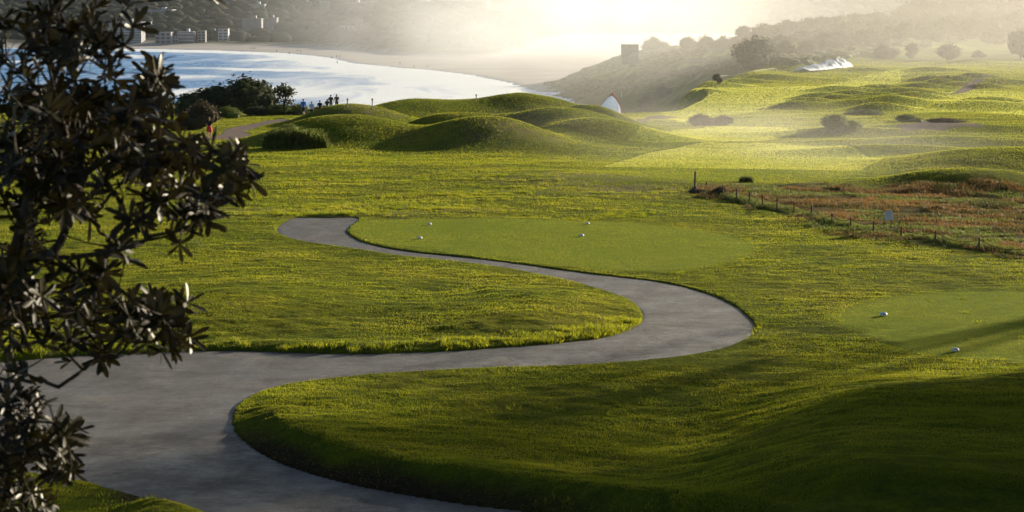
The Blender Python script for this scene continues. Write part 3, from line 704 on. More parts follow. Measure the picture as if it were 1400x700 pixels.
# ------------------------------------------------------------------ trees and shrubs
def crown_obj(name, blobs, n, size, mat, parent, seed=0, core=.8, aspect=1.6):
    V, Fc = leaf_cloud(blobs, n, size, np.random.default_rng(seed), aspect, core)
    return mesh_np(name, V, Fc, mat, parent)
def tree_proto(kind, h, wdt, seed, mat, n=1800, leaf=.4, core=.8):
    rnd = random.Random(seed); root = empty("tree" if kind == 'tree' else "shrub", (0, 0, -500))
    blobs = []
    if kind == 'tree':
        nb = 8; zb = h * (.12 if core else .42 if h > 12.5 else .12)
        for i in range(nb):
            a = rnd.uniform(0, 6.28); r = wdt * .5 * rnd.uniform(.15, .62); s = wdt * rnd.uniform(.22, .34)
            blobs.append((r * math.cos(a), r * math.sin(a), zb + (h - zb) * rnd.uniform(.22, .82) - r * .2, s, s, s * .85))
        blobs.append((0, 0, h * .72, wdt * .3, wdt * .3, h * .25))
    else:
        for i in range(7):
            a = rnd.uniform(0, 6.28); r = wdt * .5 * rnd.uniform(.1, .68); s = wdt * rnd.uniform(.2, .3)
            blobs.append((r * math.cos(a), r * math.sin(a), h * rnd.uniform(.3, .62) * (1 - .4 * r / wdt), s, s, h * .36))
        blobs.append((0, 0, h * .52, wdt * .3, wdt * .3, h * .46))
    crown_obj("crown" if kind == 'tree' else "foliage", blobs, n, leaf, mat, root, seed, core)
    bm = bmesh.new(); lean = rnd.uniform(-.1, .1) * h
    tube(bm, [(0, 0, -.6), (lean * .3, 0, h * .25), (lean, 0, h * .6)], [h * .035, h * .027, h * .012], 7)
    for i in range(4):
        b = blobs[i]; tube(bm, [(lean * .3, 0, h * (.18 + .05 * i)), (b[0] * .6, b[1] * .6, b[2] * .8), b[:3]], [h * .018, h * .012, h * .005], 5)
    from_bm("trunk" if kind == 'tree' else "stem", bm, M_BARK, root)
    return root
PROTOS = {}
def plant(kind, x, y, hpx, wpx, label, mat=None, Y=None, name=None, group=None, var=None, flat=None, cat=None):
    """x, y: pixel of the foot; size in pixels at that distance"""
    mat = mat or M_DARKLEAF
    var = random.randrange(3) if var is None else var
    key = (kind, mat.name, var)
    if key not in PROTOS: PROTOS[key] = tree_proto(kind, 8.0, 8.0 if kind == 'shrub' else 7.5, 100 + var * 7 + len(mat.name), mat, 2600, .36)
    src = PROTOS[key]; fresh = not src.get('label')
    if Y is None: p = G(x, y)
    else: q = PY(x, y, Y); p = Vector((q.x, q.y, gz(q.x, q.y)))
    if p is None: print("MISS", label); return None
    k = p.y / F
    o = src if fresh else copy_tree(src)
    o.name = name or kind
    o.location = (p.x, p.y, p.z - .15); sx = wpx * k / 8.0; sz = hpx * k / 8.0
    o.scale = (sx, sx * 0.9 if flat is None else flat * sx, sz); o.rotation_euler = (0, 0, random.uniform(0, 6.28) if sx < 3 * sz else random.choice((0, 3.14)))
    tag(o, label, cat or kind, group)
    return o
GR = "trees along the right hand ridge"
for a in [
    ('shrub', 1035, 93, 43, 80, "big dark round shrub mass at the left foot of the ridge, nearest the fairway"),
    ('shrub', 1012, 70, 20, 40, "low shrub climbing behind the big dark mass at the ridge's left end"),
    ('tree', 1018, 62, 28, 26, "tree with a ragged crown at the very left end of the ridge skyline"),
    ('tree', 1045, 58, 26, 44, "low spreading tree just right of the ragged end tree"),
    ('tree', 1075, 55, 28, 46, "broad tree on the rising left part of the ridge skyline"),
    ('tree', 1105, 52, 28, 44, "dense tree on the skyline before its small dip"),
    ('tree', 1142, 50, 28, 44, "rounded tree on the skyline over the white canopy"),
    ('tree', 1168, 46, 28, 34, "flat topped tree with an open crown on the skyline"),
    ('tree', 1200, 44, 28, 50, "wide dark tree in the middle of the ridge skyline"),
    ('tree', 1235, 40, 28, 44, "tall tree where the ridge skyline steps upwards"),
    ('shrub', 1130, 70, 28, 44, "rounded bush below the skyline left of the wide dome bush"),
    ('shrub', 1186, 70, 33, 76, "wide dome of foliage in the middle of the slope"),
    ('tree', 1233, 66, 34, 28, "upright dark tree right of the wide dome bush"),
    ('shrub', 1207, 80, 20, 34, "small rounded bush in front of the wide dome bush"),
    ('tree', 1247, 81, 24, 26, "small open tree with visible trunks at the head of the fairway"),
    ('shrub', 1297, 83, 25, 42, "neat round bush standing alone on the far fairway"),
    ('tree', 1337, 80, 12, 20, "little flat topped tree right of the lone round bush"),
    ('tree', 1395, 82, 44, 40, "tall dark tree cut by the right edge of the picture, at the fairway"),
    ('tree', 1268, 34, 36, 46, "large tree at the foot of the high wood on the right"),
    ('tree', 1300, 30, 36, 52, "large hazy tree in the high wood, left of its centre"),
    ('tree', 1340, 26, 36, 56, "large hazy tree at the centre of the high wood"),
    ('tree', 1385, 22, 36, 56, "large hazy tree in the high wood by the right edge"),
    ('shrub', 1270, 58, 22, 50, "broad bush at the lower edge of the high wood, left part"),
    ('tree', 1320, 54, 24, 44, "pale lit tree in front of the high wood"),
    ('shrub', 1360, 60, 24, 44, "bush between the pale lit tree and the right edge"),
    ('tree', 1300, 50, 30, 50, "dark tree directly behind the lone round bush"),
    ('tree', 1385, 48, 32, 52, "dense tree above the tall edge tree"),
    ('shrub', 1240, 55, 20, 40, "bush filling the gap under the skyline step"),
    ('shrub', 1090, 66, 20, 44, "bush under the left skyline above the scrub slope"),
    ('tree', 1255, 20, 34, 40, "tree top rising at the left start of the high wood skyline"),
    ('shrub', 893, 70, 20, 36, "dark shrub mass right of the square blockhouse"),
    ('shrub', 940, 70, 21, 34, "hazy bush on the skyline left of the paired bushes"),
    ('shrub', 965, 70, 23, 34, "hazy upright bush on the skyline against the bright water"),
    ('shrub', 988, 70, 21, 34, "hazy bush joining the skyline clump to the ridge"),
    ('tree', 876, 62, 22, 9, "slim lone tree standing behind the square blockhouse"),
    ('shrub', 950, 107, 18, 60, "wide low dark bush on the green scrub slope"),
    ('tree', 981, 116, 17, 14, "small tree with dark trunk at the edge of the fairway below the scrub slope"),
    ('shrub', 865, 94, 7, 12, "small dark bush alone on the hazy scrub slope"),
    ('shrub', 960, 88, 10, 44, "flat bush in the upper part of the green scrub slope"),
    ('shrub', 1140, 92, 12, 34, "grassy topped bush above the white ground canopy"),
    ('shrub', 1160, 76, 14, 36, "bush at the scrub edge between white canopy and dome bush"),
]:
    plant(*a, group=GR)
rt = random.Random(4)
WOODX = [(1010, 55), (1060, 42), (1110, 34), (1170, 28), (1230, 20), (1255, 8), (1290, 4), (1340, 0), (1400, -4), (1430, -4)]
placed = 0
for row in range(4):
    for xx in range(1012 + row * 9, 1430, 27 - row * 2):
        ytop = float(np.interp(xx, [a for a, _ in WOODX], [b for _, b in WOODX]))
        yb = ytop + 18 + row * 11
        if G(xx, yb) is None or (xx < 1250 and row > 2): continue
        k = 'shrub' if (row > 1 or rt.random() < .5) else 'tree'
        place = ("on the skyline", "just under the skyline", "half way down", "near the foot")[row]
        above = [b for a, b in ((1050, "the big dark shrub mass"), (1085, "the upper scrub slope"), (1115, "the white canopy's left end"), (1150, "the white canopy"), (1180, "the canopy's right end"), (1215, "the dome bush"), (1250, "the upright dark tree"), (1280, "the fairway head"), (1310, "the lone round bush"), (1350, "the little flat topped tree"), (1380, "the far right fairway"), (9999, "the tall edge tree")) if xx < a][0]
        plant(k, xx + rt.uniform(-5, 5), yb, rt.uniform(22, 32), rt.uniform(36, 54), f"hazy crown in the ridge wood {place}, above {above}", group="unbroken wood on the right hand ridge", flat=.8); placed += 1
print("wood", placed)
for (x, y, hp, wp, lab) in [(845, 90, 12, 30, "low hazy shrub in front of the blockhouse, left one"), (866, 88, 15, 34, "low hazy shrub in front of the blockhouse, right one"), (884, 84, 20, 30, "taller hazy shrub hugging the right wall of the blockhouse"), (905, 80, 22, 32, "hazy shrub right of the one hugging the blockhouse")]:
    plant('shrub', x, y, hp, wp, lab, Y=632, group=GR)
# nearer bushes
plant('shrub', 957, 172, 19, 46, "dark wind clipped bush on the left edge of the middle fairway", M_BROWNLEAF, cat="bush")
plant('shrub', 988, 171, 16, 32, "smaller right half of the dark clipped bush pair by the fairway", M_BROWNLEAF, cat="bush")
plant('shrub', 1140, 177, 24, 50, "mounded green bush left of the low tee in the right distance", M_GREENLEAF, cat="bush")
plant('shrub', 1165, 176, 14, 34, "low skirt of bush on the right of the mounded green bush", M_GREENLEAF, cat="bush")
plant('shrub', 1240, 167, 13, 40, "dome shaped bush right of the low tee in the distance", M_GREENLEAF, cat="bush")
plant('shrub', 1290, 168, 9, 60, "long low brown scrub beside the pale track", M_BROWNLEAF, cat="bush")
plant('shrub', 1185, 157, 9, 60, "dark hedge like strip above the low tee", M_GREENLEAF, cat="bush")
plant('shrub', 983, 268, 17, 36, "dark rocky looking scrub mound beside the tall pole", M_BROWNLEAF, cat="bush")
plant('shrub', 958, 264, 9, 40, "low brown scrub left of the rocky scrub mound", M_BROWNLEAF, cat="bush")
plant('shrub', 1000, 270, 12, 26, "right end lump of the scrub mound at the start of the rope fence", M_BROWNLEAF, cat="bush")
# headland shrubs at the left
HG = "coastal shrubs on the left headland"
plant('shrub', 335, 155, 55, 84, "tallest dark wind shorn shrub on the headland, with the domed top", Y=212, group=HG, flat=1, cat="shrub")
plant('shrub', 300, 155, 44, 80, "dark shrub sloping down towards the sea, left of the domed one", Y=210, group=HG, flat=1)
plant('shrub', 262, 157, 34, 70, "low dark shrub at the seaward end of the headland thicket", Y=208, group=HG, flat=1)
plant('shrub', 365, 154, 34, 34, "loose shrub at the right shoulder of the headland thicket", Y=206, group=HG, flat=1)
q = PY(387, 153, 203); o = tree_proto('tree', 46 * 203 / F, 34 * 203 / F, 77, M_DARKLEAF, 900, .16, 0); o.name = "tree"; o.location = (q.x, q.y, gz(q.x, q.y) - .1)
tag(o, "small open coastal tree standing alone against the white surf", "tree")
plant('shrub', 276, 172, 40, 62, "rounded brownish bush with twiggy top behind the woman in red", M_BROWNLEAF, Y=172, cat="bush", flat=1)
plant('shrub', 312, 152, 18, 42, "bright green hedge bush in front of the headland thicket", M_GREENLEAF, Y=196, cat="bush", flat=1)
plant('shrub', 352, 155, 16, 40, "dark green hedge section left of the stone blocks", M_DARKLEAF, Y=203, cat="bush", flat=1)
plant('shrub', 385, 155, 18, 46, "yellow green topped hedge behind the stone blocks", M_GREENLEAF, Y=204, cat="bush", flat=1)
plant('shrub', 408, 157, 17, 40, "hedge end beside the walker in the blue jacket", M_GREENLEAF, Y=205, cat="bush", flat=1)
plant('shrub', 445, 152, 12, 50, "low yellow green scrub behind the group of walkers", M_GREENLEAF, Y=212, cat="bush", flat=1)
plant('shrub', 200, 180, 50, 90, "dark coastal shrub seen through the near branches, right one", Y=185, group=HG, flat=1)
plant('shrub', 120, 182, 42, 90, "dark coastal shrub seen through the near branches, middle one", Y=190, group=HG, flat=1)
plant('shrub', 40, 184, 50, 100, "dark coastal shrub seen through the near branches, leftmost one", Y=188, group=HG, flat=1)
plant('shrub', 568, 140, 9, 24, "small dark shrub on the mound skyline above the surf, left one", M_GREENLEAF, Y=214, cat="bush")
plant('shrub', 578, 140, 10, 13, "taller tuft at the right of the skyline shrub", M_DARKLEAF, Y=214, cat="bush")
plant('shrub', 630, 138, 8, 8, "tiny dark shrub on the skyline in the middle of the mounds", M_DARKLEAF, Y=214, cat="bush")
plant('shrub', 1280, 291, 14, 26, "wispy thin grey bush in the brown rough", M_BROWNLEAF, cat="bush")

# strappy clumps -------------------------------------------------
def strap_clump(name, x, y, wpx, hpx, label, n=1500, dpt=.55, mat=None, cat="grass clump"):
    p = G(x, y); k = p.y / F; wd = wpx * k; ht = hpx * k; rng = np.random.default_rng(int(x))
    root_r = rng.uniform(-1, 1, (n, 2)); root_r /= np.maximum(1, np.linalg.norm(root_r, axis=1))[:, None]
    X0 = root_r[:, 0] * wd * .5; Y0 = root_r[:, 1] * wd * .5 * dpt
    prof = np.sqrt(np.clip(1 - (np.abs(root_r[:, 0]) ** 4), 0.15, 1))
    H = ht * prof * rng.uniform(.5, 1.2, n) * (1 + .35 * vnoise(X0 * 1.3 + x, Y0 * 1.3, 5)); a = rng.uniform(0, 6.28, n); lean = rng.uniform(.1, .55, n) * H
    dx, dy = np.cos(a) * lean, np.sin(a) * lean; bw = max(.014, ht * .022)
    px_, py_ = -np.sin(a) * bw, np.cos(a) * bw
    rows = []
    for t, ww in ((0, 1), (.5, .9), (.85, .6), (1.0, .15)):
        droop = 1 - .25 * t ** 3
        cx = X0 + dx * t ** 1.6; cy = Y0 + dy * t ** 1.6; cz = H * t * droop
        rows += [np.stack([cx - px_ * ww, cy - py_ * ww, cz], -1), np.stack([cx + px_ * ww, cy + py_ * ww, cz], -1)]
    V = np.stack(rows, 1).reshape(-1, 3); b = np.arange(n)[:, None] * 8
    Fq = np.vstack([np.c_[b + j, b + j + 1, b + j + 3, b + j + 2] for j in (0, 2, 4)])
    o = mesh_np(name, V, Fq, mat or M_STRAP); o.location = (p.x, p.y + wd * .5 * dpt * .8, p.z - .03)
    tag(o, label, cat)
    return o
strap_clump("strappy_hedge", 403, 204, 92, 31, "long clump of dark strappy leaves on the lawn below the mounds", 4200, .4)
strap_clump("grass_clump", 396, 178, 22, 11, "small dark clump just behind the long strappy one", 900)
strap_clump("grass_clump", 1021, 250, 20, 13, "bright round tussock at the edge of the misty fairway", 900)
strap_clump("grass_clump", 1381, 284, 26, 12, "green tussock in the brown rough by the right edge", 900)
strap_clump("grass_clump", 1030, 257, 22, 6, "flat pale tussock under the bright round one", 500)
strap_clump("grass_clump", 1068, 257, 14, 6, "small grey green tussock right of the bright round one", 400)

# ------------------------------------------------------------------ grass blades close to the camera (stuff)
def blade_material(name, stops, trans):
    m = bpy.data.materials.new(name); m.use_nodes = True; N = m.node_tree.nodes; L = m.node_tree.links; b = N["Principled BSDF"]
    b.inputs["Roughness"].default_value = .65; b.inputs["Specular IOR Level"].default_value = .25
    tc = N.new("ShaderNodeTexCoord"); fac = None
    for sc_, wgt in ((.22, .5), (1.7, .3), (23., .28)):
        nz = N.new("ShaderNodeTexNoise"); nz.inputs["Scale"].default_value = sc_; nz.inputs["Detail"].default_value = 3; L.new(tc.outputs["Object"], nz.inputs["Vector"])
        ml = N.new("ShaderNodeMath"); ml.operation = 'MULTIPLY_ADD'; ml.inputs[1].default_value = wgt; L.new(nz.outputs["Fac"], ml.inputs[0])
        if fac: L.new(fac, ml.inputs[2])
        else: ml.inputs[2].default_value = -.04
        fac = ml.outputs[0]
    rp = N.new("ShaderNodeValToRGB"); e = rp.color_ramp.elements
    while len(e) < len(stops): e.new(.5)
    for el, (p, c) in zip(e, stops): el.position = p; el.color = (*c, 1)
    L.new(fac, rp.inputs["Fac"]); L.new(rp.outputs[0], b.inputs["Base Color"])
    hs = N.new("ShaderNodeHueSaturation"); hs.inputs["Value"].default_value = 1.7; hs.inputs["Hue"].default_value = .488; L.new(rp.outputs[0], hs.inputs["Color"])
    tr = N.new("ShaderNodeBsdfTranslucent"); L.new(hs.outputs[0], tr.inputs["Color"]); mx = N.new("ShaderNodeMixShader"); mx.inputs[0].default_value = trans
    L.new(b.outputs[0], mx.inputs[1]); L.new(tr.outputs[0], mx.inputs[2]); L.new(mx.outputs[0], N["Material Output"].inputs["Surface"]); return m
M_BLADE = blade_material("grass_blade", [(.28, (0.052, 0.080, 0.004)), (.44, (0.115, 0.145, 0.006)), (.58, (0.190, 0.200, 0.010)), (.78, (0.27, 0.235, 0.045))], .55)
M_BLADE_DRY = blade_material("dry_grass", [(.36, (0.035, 0.048, 0.010)), (.46, (0.065, 0.065, 0.017)), (.56, (0.17, 0.095, 0.032)), (.66, (0.12, 0.12, 0.022))], .35)
def sample_ground(X, Y):
    """height of the finished sheet by bilinear look-up"""
    r = np.clip(np.searchsorted(ys, Y) - 1, 0, NR - 2); t = (Y - ys[r]) / (ys[r + 1] - ys[r])
    Z2 = Zf.reshape(NR, NC); out = np.empty(len(X))
    rowX0 = XX[r]; c = np.empty(len(X), int)
    for i in range(0, len(X), 20000):
        s = slice(i, i + 20000); c[s] = (rowX0[s] <= X[s, None]).sum(1) - 1
    c = np.clip(c, 0, NC - 2); x0 = XX[r, c]; x1 = XX[r, c + 1]; f = np.clip((X - x0) / (x1 - x0), 0, 1)
    return (Z2[r, c] * (1 - f) + Z2[r, c + 1] * f) * (1 - t) + (Z2[r + 1, c] * (1 - f) + Z2[r + 1, c + 1] * f) * t
def blades(name, X, Y, h, wd, mat, label, seed=0, sink=0.01):
    rng = np.random.default_rng(seed); n = len(X); Z = sample_ground(X, Y) - sink
    a = rng.uniform(0, 6.28, n); l = rng.uniform(.1, .8, n) * h; b = rng.uniform(0, 3.14, n)
    px_, py_ = np.cos(b) * wd, np.sin(b) * wd
    V = np.stack([np.stack([X - px_, Y - py_, Z], -1), np.stack([X + px_, Y + py_, Z], -1), np.stack([X + np.cos(a) * l, Y + np.sin(a) * l, Z + h], -1)], 1).reshape(-1, 3)
    o = mesh_np(name, V, np.arange(3 * n).reshape(n, 3), mat); tag(o, label, "grass", kind="stuff"); return o
def scatter(n, y0, y1, seed, margin=1.5, left=None):
    rng = np.random.default_rng(seed); Y = (y0 ** -1 + rng.random(n) * (y1 ** -1 - y0 ** -1)) ** -1   # denser near the camera
    X = (rng.random(n) * 2 - 1) * (Y * .262 + margin); return X, Y
X_, Y_ = scatter(1350000, 35, 135, 1)
d_ = -poly_sdf(X_, Y_, PATH); keep = d_ > 0.03
onsoil = (d_ < 1.0) & (Y_ < 47) & (X_ > -8.5) & (X_ < 3) & (np.random.default_rng(5).random(len(X_)) < .93)
mow = (poly_sdf(X_, Y_, TEE1) > 0) | (poly_sdf(X_, Y_, TEE2) > 0)
keep &= ~onsoil & (poly_sdf(X_, Y_, ROUGH) < 0)
X_, Y_ = X_[keep], Y_[keep]; mow = mow[keep]; rr = np.random.default_rng(2)
clump = np.clip(.62 + .45 * vnoise(X_ / .7, Y_ / .5, 15) + .55 * vnoise(X_ / 3.1, Y_ / 2.4, 16), .35, 1.1)
clump = np.where(mow, .42, clump) * (1 + np.clip(Y_ - 60, 0, None) / 90)
blades("grass", X_, Y_, clump * rr.uniform(.03, .075, len(X_)), rr.uniform(.006, .012, len(X_)) * (1 + np.clip(Y_ - 60, 0, None) / 60), M_BLADE, "short green grass growing over the near lawns", 3)
X_, Y_ = scatter(560000, 125, 480, 31, 4); X_ = np.abs(X_) * np.where(Y_ > 215, 1, np.sign(X_))
keep = (poly_sdf(X_, Y_, PATH2) < 0) & (poly_sdf(X_, Y_, LAND) > 5) & ~((poly_sdf(X_, Y_, SC) > 0) & (Y_ > 230)); X_, Y_ = X_[keep], Y_[keep]
for P in TRACKS: k_ = poly_sdf(X_, Y_, P) < 0; X_, Y_ = X_[k_], Y_[k_]
rr = np.random.default_rng(3); inm = np.zeros(len(X_), bool)
for P in FAIR: inm |= poly_sdf(X_, Y_, P) > 0
hb = rr.uniform(.07, .13, len(X_)) * np.clip(Y_ / 200, .8, 1.8); wb = rr.uniform(.02, .035, len(X_)) * np.clip(Y_ / 180, .7, 2.5)
blades("mound_grass", X_[~inm], Y_[~inm], hb[~inm], wb[~inm], M_BLADE, "rougher grass over the mounds and between the fairways", 13, .02)
M_FAIRB = blade_material("fairway_blade", [(.28, (0.13, 0.17, 0.02)), (.44, (0.22, 0.25, 0.035)), (.58, (0.30, 0.31, 0.05)), (.78, (0.36, 0.34, 0.09))], .6)
X_, Y_ = scatter(500000, 125, 480, 37, 4); X_ = np.abs(X_); inm = np.zeros(len(X_), bool)
for P in FAIR: inm |= poly_sdf(X_, Y_, P) + 1.5 * vnoise(X_ / 4, Y_ / 6, 3) > 0
for P in TRACKS: inm &= poly_sdf(X_, Y_, P) < 0
X_, Y_ = X_[inm], Y_[inm]
blades("fairway_grass", X_, Y_, rr.uniform(.05, .08, len(X_)) * np.clip(Y_ / 180, .8, 2), rr.uniform(.02, .035, len(X_)) * np.clip(Y_ / 160, .8, 2.8), M_FAIRB, "pale closely mown grass of the distant fairways", 14, .01)
# ragged longer grass on the island's low side, the path head and scattered tussocks
TX, TY, TH = [], [], []
rr = np.random.default_rng(11)
def tuft(cx, cy, rad, n, h):
    a = rr.normal(size=(n, 2)) * rad; TX.append(cx + a[:, 0]); TY.append(cy + a[:, 1] * .8); TH.append(h * rr.uniform(.5, 1.15, n))
for i in range(len(PATH)):                                    # edge row of the island, facing the camera
    x_, y_ = PATH[i]
    q0, q1 = PATH[i], PATH[(i + 1) % len(PATH)]
    if 51.5 < y_ < 60 and x_ < 10.5 and q1[0] > q0[0] - 1 and y_ > 52.4:
        L_ = max(1, int(np.linalg.norm(q1 - q0) / .22))
        for k in range(L_):
            p_ = q0 + (q1 - q0) * k / L_
            if rr.random() < .8: tuft(p_[0] + rr.normal() * .1, p_[1] + abs(rr.normal()) * .35 + .12, .10, 55, rr.uniform(.10, .24))
for (x, y, wdm, dpm, nn, h) in [(445, 294, 3.6, .4, 60, .2), (470, 288, 4, 1.2, 36, .15), (440, 283, 4, 1.2, 36, .14), (370, 291, 4, 1.0, 40, .14), (600, 287, 1.6, .4, 16, .16), (545, 285, 1.5, .4, 16, .16), (620, 267, 1.6, .4, 14, .14), (655, 270, 2, .5, 14, .12),
                                (690, 266, 2.0, .5, 14, .12), (575, 246, 1.5, .3, 10, .12), (626, 245, 1.6, .3, 12, .12), (720, 264, .5, .2, 5, .2), (838, 455, 1.4, .7, 40, .16), (850, 440, 1.2, .6, 30, .14), (800, 455, 1.2, .5, 24, .15), (770, 462, 2, .4, 34, .16), (700, 468, 3, .5, 44, .15)]:
    p = G(x, y)
    for k in range(nn): tuft(p.x + rr.normal() * wdm * .4, p.y + rr.normal() * dpm * .5, .12, 40, h * rr.uniform(.6, 1.1))
for k in range(70):
    p = G(rr.uniform(360, 930), rr.uniform(232, 300))
    if p is None: continue
    L_ = rr.uniform(.3, 1.8)
    for j in range(int(L_ * 12)): tuft(p.x + rr.uniform(-L_, L_), p.y + rr.normal() * .12, .08, 16, rr.uniform(.08, .17))
for k in range(520):
    X1, Y1 = scatter(1, 37, 78, 1000 + k); X1, Y1 = X1[0], Y1[0]
    if vnoise(np.array([X1 / 5]), np.array([Y1 / 5]), 44)[0] < -0.05: continue
    if poly_sdf(np.array([X1]), np.array([Y1]), PATH)[0] > -.3: continue
    tuft(X1, Y1, rr.uniform(.06, .2), 22, rr.uniform(.05, .12))
TX, TY, TH = map(np.concatenate, (TX, TY, TH))
k_ = (poly_sdf(TX, TY, PATH) < -0.02) & (poly_sdf(TX, TY, TEE1) < 0); TX, TY, TH = TX[k_], TY[k_], TH[k_]
blades("tussock_grass", TX, TY, TH, rr.uniform(.008, .016, len(TX)), M_BLADE, "ragged longer tufts of grass at the verge of the path", 4)
# brown rough
n = 90000; rr = np.random.default_rng(8); b0, b1 = ROUGH.min(0), ROUGH.max(0)
X_ = rr.uniform(b0[0], b1[0], n * 2); Y_ = rr.uniform(b0[1], b1[1], n * 2)
k_ = (poly_sdf(X_, Y_, ROUGH) + 2.5 * vnoise(X_ / 2, Y_ / 2, 79) > -.1) & (np.abs(X_) < Y_ * .27 + 2) & (vnoise(X_ / 2.2, Y_ / 1.6, 77) > -.22); X_, Y_ = X_[k_], Y_[k_]
gap = (vnoise(X_ / 3.4, Y_ / 2.6, 88) + .5 * vnoise(X_ / 1.1, Y_ / .9, 89)) < -.12
blades("green_rough_grass", X_[gap], Y_[gap], rr.uniform(.05, .13, gap.sum()), rr.uniform(.012, .026, gap.sum()), M_STRAP, "green grass showing between the brown stalks of the rough", 16)
X_, Y_ = X_[~gap], Y_[~gap]
blades("dry_grass", X_, Y_, rr.uniform(.10, .26, len(X_)) * np.clip(.7 + 1.3 * vnoise(X_ / 1.6, Y_ / 1.2, 78), .25, 1.4), rr.uniform(.012, .03, len(X_)), M_BLADE_DRY, "reddish brown dry grass of the rough beyond the rope fence", 6)
# dark unmown strip under the rope fence
FENCE = [(960, 262), (989, 271), (1007, 275), (1025, 279), (1043, 284), (1062, 288.5), (1086, 292.5), (1109.5, 299), (1137, 309), (1163, 314.5), (1194.5, 319.5), (1232, 327), (1279, 332.5), (1338, 342.5), (1412, 353)]
FP = [G(*p) for p in FENCE[1:]]
TX, TY, TH = [], [], []
for a_, b_ in zip(FP[:-1], FP[1:]):
    for k in range(60):
        t = rr.random(); q = a_.lerp(b_, t); s_ = .9
        TX.append(q.x + rr.normal(size=26) * .22); TY.append(q.y + .5 + np.abs(rr.normal()) * .5 + rr.normal(size=26) * .15); TH.append(rr.uniform(.06, .22, 26) * (.4 + .9 * abs(math.sin(q.x * 1.3 + q.y * .3))))
TX, TY, TH = map(np.concatenate, (TX, TY, TH))
blades("long_grass", TX, TY, TH, rr.uniform(.01, .022, len(TX)), M_STRAP, "uncut dark grass along the rope fence", 9)
# low scrub cover on the far green slope
def scrub_cover():
    rng = np.random.default_rng(21); Vs, Fs = [], []; off = 0; V0, F0 = ICO2; c = 0
    while c < 4200:
        Y = rng.uniform(300, 1080) if rng.random() < .8 else rng.uniform(560, 1080); X = rng.uniform(-20, Y * .27)
        if poly_sdf(np.array([X]), np.array([Y]), SC)[0] < 1 or poly_sdf(np.array([X]), np.array([Y]), LAND)[0] < 14: continue
        if vnoise(np.array([X / 22]), np.array([Y / 30]), 9)[0] < -.12: c += 1 if rng.random() < .02 else 0; continue
        s = rng.uniform(.5, 1.4); d = 1 + .7 * n3(V0 * 2.6 + rng.random() * 30, 3)
        z = gz(X, Y) + 3.0 * abs(float(fbm(X / 16, Y / 22, 41, 4))) * np.clip((Y - 200) / 200, 0, 1)
        Vs.append(V0 * d[:, None] * np.array([s * 1.7, s * 1.5, s * .6]) + np.array([X, Y, z + s * .1])); Fs.append(F0 + off); off += len(V0); c += 1
    o = mesh_np("coastal_scrub", np.vstack(Vs), np.vstack(Fs), M_GREENLEAF); tag(o, "low green coastal scrub covering the slope down to the beach", "scrub", kind="stuff")
scrub_cover()

# ------------------------------------------------------------------ simple paints
M_WOOD = material("weathered_wood", (0.16, 0.11, 0.075), .9, .15, 0, (0.09, 0.06, 0.045), bump=.4, scale=14)
M_REDWOOD = material("red_stained_wood", (0.26, 0.075, 0.035), .85, .2, 0, (0.16, 0.05, 0.03), scale=14)
M_ROPE = material("rope", (0.30, 0.12, 0.06), .9, .1, 0, (0.2, 0.08, 0.045), scale=20)
M_SIGN = material("white_sign_panel", (0.66, 0.63, 0.58), .7, .2, 0, (0.56, 0.54, 0.50), scale=3)
M_PRINT = material("sign_print", (0.22, 0.28, 0.36), .6, .3, 0, (0.3, 0.34, 0.38), scale=6)
M_STONE = material("pale_stone", (0.48, 0.46, 0.43), .85, .2, 0, (0.34, 0.33, 0.31), bump=.5, scale=6)
M_CONC = material("concrete", (0.38, 0.35, 0.30), .9, .2, 0, (0.26, 0.24, 0.2), bump=.3, scale=1)
M_MARKW = material("white_marker_paint", (0.62, 0.62, 0.62), .5, .35, 0, (0.45, 0.45, 0.44), scale=8)
M_MARKB = material("blue_marker_paint", (0.34, 0.50, 0.62), .4, .45, 0, (0.30, 0.44, 0.55), scale=8)
M_METAL = material("dark_metal", (0.10, 0.10, 0.10), .5, .5, 0, (0.07, 0.07, 0.07), metallic=.6, scale=9)

# rope fence: > post, rope
f0 = FP[0]; fence = empty("rope_fence", f0); tag(fence, "low rope fence of red brown posts edging the brown rough", "fence")
tops = []
for i, p in enumerate(FP):
    k = p.y / F; h = 17.5 * k * 1.02
    bm = bmesh.new(); r_ = .042; q = p - f0
    ln = random.uniform(-.03, .03); tube(bm, [(q.x, q.y, q.z - .2), (q.x + ln, q.y, q.z + h - .02), (q.x + ln, q.y, q.z + h)], [r_, r_ * .95, r_ * .6], 8)
    from_bm("post", bm, M_REDWOOD if i in (3, 8, 5, 10) else M_WOOD, fence); tops.append(Vector((q.x + ln, q.y, q.z + h - .08)))
for a_, b_ in zip(tops[:-1], tops[1:]):
    bm = bmesh.new(); L_ = (b_ - a_).length; sag = min(.30, .055 * L_ + .06)
    tube(bm, [a_.lerp(b_, t) - Vector((0, 0, sag * 4 * t * (1 - t))) for t in [j / 10 for j in range(11)]], [.017] * 11, 5); from_bm("rope", bm, M_ROPE, fence)

